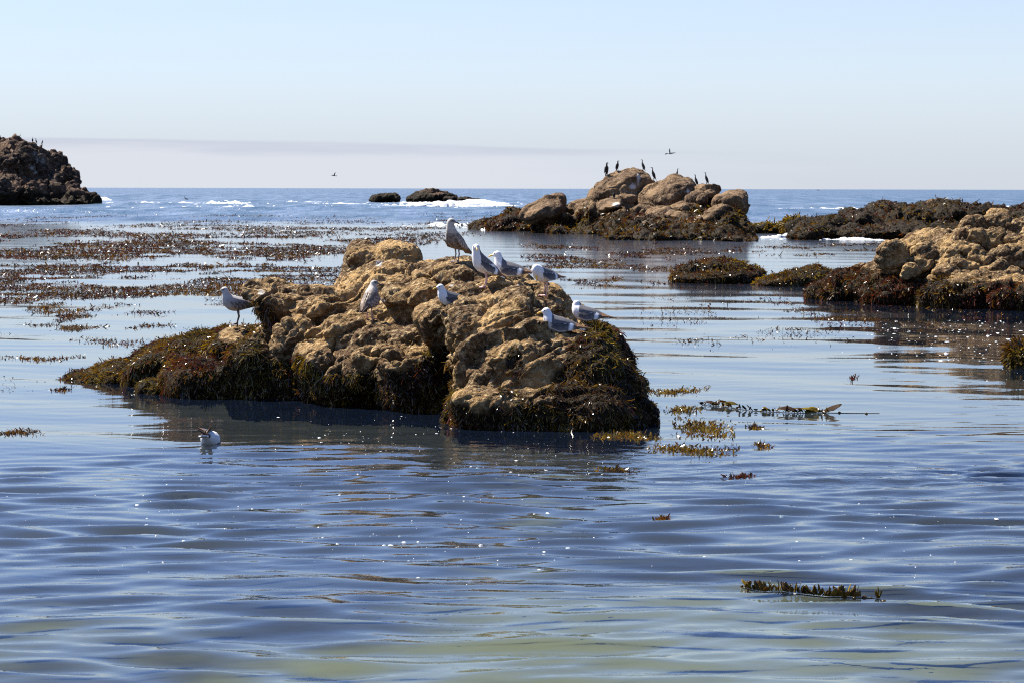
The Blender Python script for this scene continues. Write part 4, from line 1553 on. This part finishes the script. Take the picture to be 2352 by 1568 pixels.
p = on_rock(1047, 602)
gull('grey brown young gull standing highest on the rock, dark bill pointing right', p, -128, 1.13, 'upright', 118, 'juv', 1.3, 1)
p = on_rock(1112, 660)
gull('adult grey and white gull standing in the centre with its yellow bill towards the camera', p, -152, 1.13, 'upright', 70, 'adult', 1.05, 2)
p = on_rock(1170, 640)
gull('adult gull lying behind the standing adult, only its head and grey back showing', p + Vector((0, 0.25, 0.0)), 170, 1.14, 'sit', -5, 'adult', 1.5, 3)
p = on_rock(1250, 679)
gull('gull preening with its head bent down to its breast at the right of the ridge', p, -138, 1.08, 'preen', 0, 'adult', 1.0, 4)
p = on_rock(1032, 702)
gull('white gull peeking out from behind a boulder in the middle of the rock', p + Vector((0.02, 0.22, -0.02)), -160, 1.0, 'sit', 0, 'adult', 1.15, 5)
p = on_rock(850, 733)
gull('mottled young gull seen from behind on the left part of the rock', p, 72, 1.08, 'upright', -75, 'juv', 0.85, 6)
p = on_rock(543, 757, 35.6)
gull('pale young gull standing in shade beside the overhang at the left, facing left', p + Vector((0, 0, 0.08)), 180 + 22, 1.15, 'stand', -8, 'pale', 0.95, 7)
p = on_rock(1285, 762)
gull('adult gull resting at the right edge of the rock with bright yellow bill facing left', p + Vector((0, 0, -0.02)), 176, 1.12, 'sit', 5, 'adult', 1.1, 8)
p = on_rock(1345, 752)
gull('gull resting behind the yellow billed one, its head turned back in shade', p + Vector((0.02, 0.20, 0.06)), 168, 1.06, 'sit', -150, 'adult', 0.75, 9)
p = on_water(482, 1020)
gull('white gull swimming tail up with its head under water, left foreground', p, 84, 1.12, 'swim', 0, 'adult', 1.0, 10, group='gulls on the water')


def cormorant(label, loc, heading, scale=1.0, pose='up', seed=0, group='cormorants on the distant island', name='cormorant'):
    rg = np.random.default_rng(1500 + seed)
    root = empty(name, loc, R(heading))
    root.scale = (scale,) * 3
    tag(root, label, 'cormorant', group=group)
    body = [(-0.10, 0, 0.06, 0.03, 0.03), (-0.06, 0, 0.14, 0.065, 0.06), (-0.02, 0, 0.25, 0.092, 0.088), (0.02, 0, 0.35, 0.085, 0.08), (0.045, 0, 0.43, 0.055, 0.055)]
    if pose == 'up':
        neck = [(0.055, 0, 0.50, 0.033, 0.034), (0.050, 0, 0.57, 0.027, 0.028), (0.055, 0, 0.63, 0.028, 0.028), (0.085, 0, 0.655, 0.032, 0.028), (0.115, 0, 0.655, 0.018, 0.016)]
        b0, bd = np.array([0.12, 0, 0.653]), np.array([1, 0, -0.05])
    elif pose == 'tuck':
        neck = [(0.045, 0, 0.49, 0.042, 0.045), (0.040, 0, 0.54, 0.042, 0.045), (0.045, 0.02, 0.585, 0.040, 0.036), (0.06, 0.03, 0.60, 0.026, 0.022)]
        b0, bd = np.array([0.06, 0.035, 0.595]), np.array([0.3, 0.8, -0.3])
    else:
        body = [(-0.22, 0, 0.05, 0.03, 0.03), (-0.14, 0, 0.09, 0.07, 0.06), (-0.02, 0, 0.12, 0.095, 0.08), (0.10, 0, 0.14, 0.08, 0.07), (0.17, 0, 0.19, 0.05, 0.05)]
        neck = [(0.20, 0, 0.27, 0.033, 0.034), (0.18, 0, 0.34, 0.027, 0.028), (0.20, 0, 0.39, 0.03, 0.03), (0.24, 0, 0.385, 0.022, 0.02)]
        b0, bd = np.array([0.25, 0, 0.38]), np.array([1, 0, -0.15])
    V, Q = chain(body + neck, 0.016, it=2)
    col = np.array([0.016, 0.016, 0.015])
    mesh_np('body', V, Q, M_PLUME, root, cols=np.tile(col, (len(V), 1)))
    bd = bd / np.linalg.norm(bd)
    tt = np.linspace(0, 1, 5)
    pts = b0[None] + bd[None] * (0.075 * tt)[:, None]
    pts[-1, 2] -= 0.01
    Vb, Fb = tube(pts, [0.010, 0.008, 0.007, 0.006, 0.002], 6)
    mesh_np('bill', Vb, Fb, M_BLACK, root)
    # tail wedge and folded wings
    if pose != 'swim':
        tt = np.linspace(0, 1, 5)
        pts = np.array([(-0.09, 0, 0.09)]) * (1 - tt[:, None]) + np.array([(-0.17, 0, -0.03)]) * tt[:, None]
        Vt, Ft = tube(pts, [0.03, 0.035, 0.036, 0.034, 0.02], 8)
        ctr = np.repeat(pts, 8, axis=0)
        Vt[:40] = ctr + (Vt[:40] - ctr) * np.array([0.35, 1.0, 0.5])
        mesh_np('tail', Vt, Ft, M_PLUME, root, cols=np.tile(col, (len(Vt), 1)))
        for sd in (1, -1):
            Vw = SPL_V * np.array([0.045, 0.022, 0.17])
            e = np.array(Euler((0, R(22), 0)).to_matrix())
            Vw = Vw @ e.T + np.array([-0.035, sd * 0.078, 0.26])
            mesh_np('wing', Vw, SPL_F, M_PLUME, root, cols=np.tile(np.array([0.03, 0.028, 0.025]), (len(Vw), 1)))
            pl = [(0.0, sd * 0.04, 0.12), (0.005, sd * 0.045, 0.05), (0.015, sd * 0.045, -0.03)]
            Vl, Fl = tube(pl, [0.022, 0.012, 0.012], 6)
            lg = mesh_np('leg', Vl, Fl, M_BLACK, root)
            fv = [(-0.01, sd * 0.045, 0.012), (0.08, sd * 0.045 - 0.035, 0.004), (0.09, sd * 0.045, 0.005), (0.08, sd * 0.045 + 0.035, 0.004),
                  (-0.01, sd * 0.045, -0.006), (0.08, sd * 0.045 - 0.035, -0.008), (0.09, sd * 0.045, -0.008), (0.08, sd * 0.045 + 0.035, -0.008)]
            ff = [(0, 1, 2, 3), (4, 7, 6, 5), (0, 4, 5, 1), (1, 5, 6, 2), (2, 6, 7, 3), (3, 7, 4, 0)]
            mesh_np('foot', np.array(fv), np.array(ff), M_BLACK, lg, smooth_sh=False)
    return root


CT = bvh(corm_surfaces)


def skyline(trees, px, py, Y):
    """first point of the rock met when coming down from the sky"""
    for yy in np.arange(py - 25, py + 45, 0.5):
        d = ray(px, yy).normalized()
        for t in trees:
            loc = t.ray_cast(Vector((0, 0, CAM_H)), d)[0]
            if loc is not None:
                return loc
    return at(px, py, Y)


def on_corm(px, py, top, lab, heading, pose, seed):
    p = skyline(CT, px, py, 157) if seed != 7 else hit(CT, px, py + 2, 157)
    h = 1.1 * (py - top) * p.y / F
    cormorant(lab, p, heading, h / (0.66 if pose == 'up' else 0.60), pose, seed)


on_corm(1393, 420, 393, 'leftmost cormorant on the island, its neck tucked', -80, 'tuck', 1)
on_corm(1418, 407, 386.5, 'second cormorant from the left on the island', -60, 'tuck', 2)
on_corm(1477, 395, 372.8, 'cormorant standing on the very top of the island', 150, 'up', 3)
on_corm(1501, 421, 395, 'cormorant just right of the island top, bill pointing left', 180, 'up', 4)
on_corm(1599, 436, 413.3, 'cormorant on the right of the island, the lower of two', 160, 'up', 5)
on_corm(1623, 432, 408, 'rightmost cormorant on the island, on a round boulder', 165, 'up', 6)
on_corm(1410, 455, 438, 'cormorant resting against the shaded rock face below the top', 100, 'tuck', 7)
p = skyline(CT, 1556, 412, 157)
cormorant('cormorant lying behind the middle boulder with only head and neck showing', p + Vector((0, 0.8, -0.32)), 10, 1.0, 'up', 8)

LT = bvh([(lv, lq)])
for k, (px, py, lab, hd, po) in enumerate([(75, 343, 'left bird of the close pair on the tall left rock', -60, 'up'), (83, 344, 'right bird of the close pair on the tall left rock', 170, 'up'),
                                           (97, 345, 'hunched cormorant at the right of the tall left rock top', 20, 'tuck'), (46, 341, 'small cormorant half hidden on the tall left rock', 30, 'up')]):
    p = skyline(LT, px, py, 420)
    cormorant(lab, p, hd, 1.35 if k < 3 else 0.9, po, 20 + k, group='cormorants on the tall left rock')
# one swimming off the kelp
cormorant('dark cormorant sitting on the open water beyond the left kelp bed', on_water(428, 459.5) + Vector((0, 0, -0.05)), 160, 2.2, 'swim', 30, group='birds out at sea')


def flyer(label, loc, heading, bank, span, col, wing_up, cat, name):
    root = empty(name, loc, R(heading))
    root.rotation_euler = (R(bank), R(-6), R(heading))
    tag(root, label, cat, group='birds in flight')
    b = 0.42 * span
    V, Q = chain([(-0.20 * b, 0, 0, 0.02, 0.02), (-0.10 * b / 0.42, 0, 0, 0.05, 0.045), (0.08, 0, 0, 0.07, 0.062), (0.20, 0, 0.01, 0.045, 0.045), (0.28, 0, 0.015, 0.042, 0.04), (0.34, 0, 0.0, 0.015, 0.015)], 0.02, it=2)
    mesh_np('body', V, Q, M_PLUME, root, cols=np.tile(np.array(col[0]), (len(V), 1)))
    for sd in (1, -1):
        u = np.linspace(0, 1, 9)
        y = sd * span * 0.5 * np.interp(u, [0, 0.45, 1], [0.05, 0.45, 0.95])
        z = span * 0.5 * np.interp(u, [0, 0.45, 1], [0.0, wing_up, wing_up * 0.9 + (0.1 if wing_up > 0.3 else -0.12)])
        x = np.interp(u, [0, 0.45, 1], [0.10, 0.18, -0.10]) * span * 0.6
        ch = span * 0.5 * np.interp(u, [0, 0.4, 0.8, 1], [0.30, 0.26, 0.16, 0.02])
        vs = []
        for s in (0.008, -0.008):
            for k in range(9):
                vs += [(x[k], y[k], z[k] + s), (x[k] - ch[k] * 0.5, y[k], z[k] + s * 1.2 + 0.01), (x[k] - ch[k], y[k], z[k] + s * 0.4)]
        i = np.arange(27).reshape(9, 3)
        top = np.stack([i[:-1, :-1], i[:-1, 1:], i[1:, 1:], i[1:, :-1]], -1).reshape(-1, 4)
        rim = np.concatenate([i[0, :], i[1:, -1], i[-1, -2::-1], i[-2:0:-1, 0]])
        rn_ = np.roll(rim, -1)
        Qw = np.concatenate([top, top[:, ::-1] + 27, np.stack([rn_, rim, rim + 27, rn_ + 27], 1)])
        mesh_np('wing', np.array(vs), Qw, M_PLUME, root, cols=np.tile(np.array(col[1]), (54, 1)))
    Vt = np.array([(-0.12, -0.03, 0.01), (-0.12, 0.03, 0.01), (-0.28, 0.06, 0.0), (-0.28, -0.06, 0.0), (-0.12, -0.03, -0.006), (-0.12, 0.03, -0.006), (-0.28, 0.06, -0.012), (-0.28, -0.06, -0.012)])
    mesh_np('tail', Vt, np.array([(0, 1, 2, 3), (4, 7, 6, 5), (0, 4, 5, 1), (1, 5, 6, 2), (2, 6, 7, 3), (3, 7, 4, 0)]), M_PLUME, root, cols=np.tile(np.array(col[1]), (8, 1)))
    tt = np.linspace(0, 1, 4)
    Vb, Fb = tube(np.stack([0.33 + 0.08 * tt, 0 * tt, -0.01 * tt], 1), [0.012, 0.010, 0.008, 0.002], 6)
    mesh_np('bill', Vb, Fb, M_BEAK_K, root)
    return root


flyer('pale gull flying above the cormorant island with one wing raised', at(1538, 353, 140), 20, -38, 0.55, ((0.5, 0.48, 0.42), (0.22, 0.21, 0.20)), 0.55, 'gull', 'flying_gull')
flyer('dark bird flying low over the horizon left of centre', at(768, 404, 260), 200, 30, 0.85, ((0.05, 0.045, 0.04), (0.05, 0.045, 0.04)), 0.35, 'bird', 'flying_bird')
flyer('tiny dark bird flying along the horizon at right', at(1880, 437.5, 420), 170, 5, 1.1, ((0.06, 0.055, 0.05), (0.06, 0.055, 0.05)), 0.12, 'bird', 'flying_bird')

# broken foam scattered about the breakers
foam_flecks('foam_flecks', 'scattered broken foam round the breaker near the horizon', 420, (840, 1230), (466, 480), 0.20, 611, [(1050, 472, 100, 3), (930, 473, 60, 3)])
foam_flecks('foam_flecks', 'scattered broken foam along the whitecaps on the left', 420, (200, 860), (463, 481), 0.15, 612, [(500, 470, 90, 3), (340, 469, 30, 2), (720, 469, 70, 2), (560, 477, 60, 2)])
foam_flecks('foam_flecks', 'broken foam washing round the foot of the cormorant island', 220, (1068, 1112), (519, 527), 0.06, 613, [(1090, 523, 16, 3), (1410, 536, 16, 3), (1800, 548, 50, 3), (980, 517, 40, 2)])
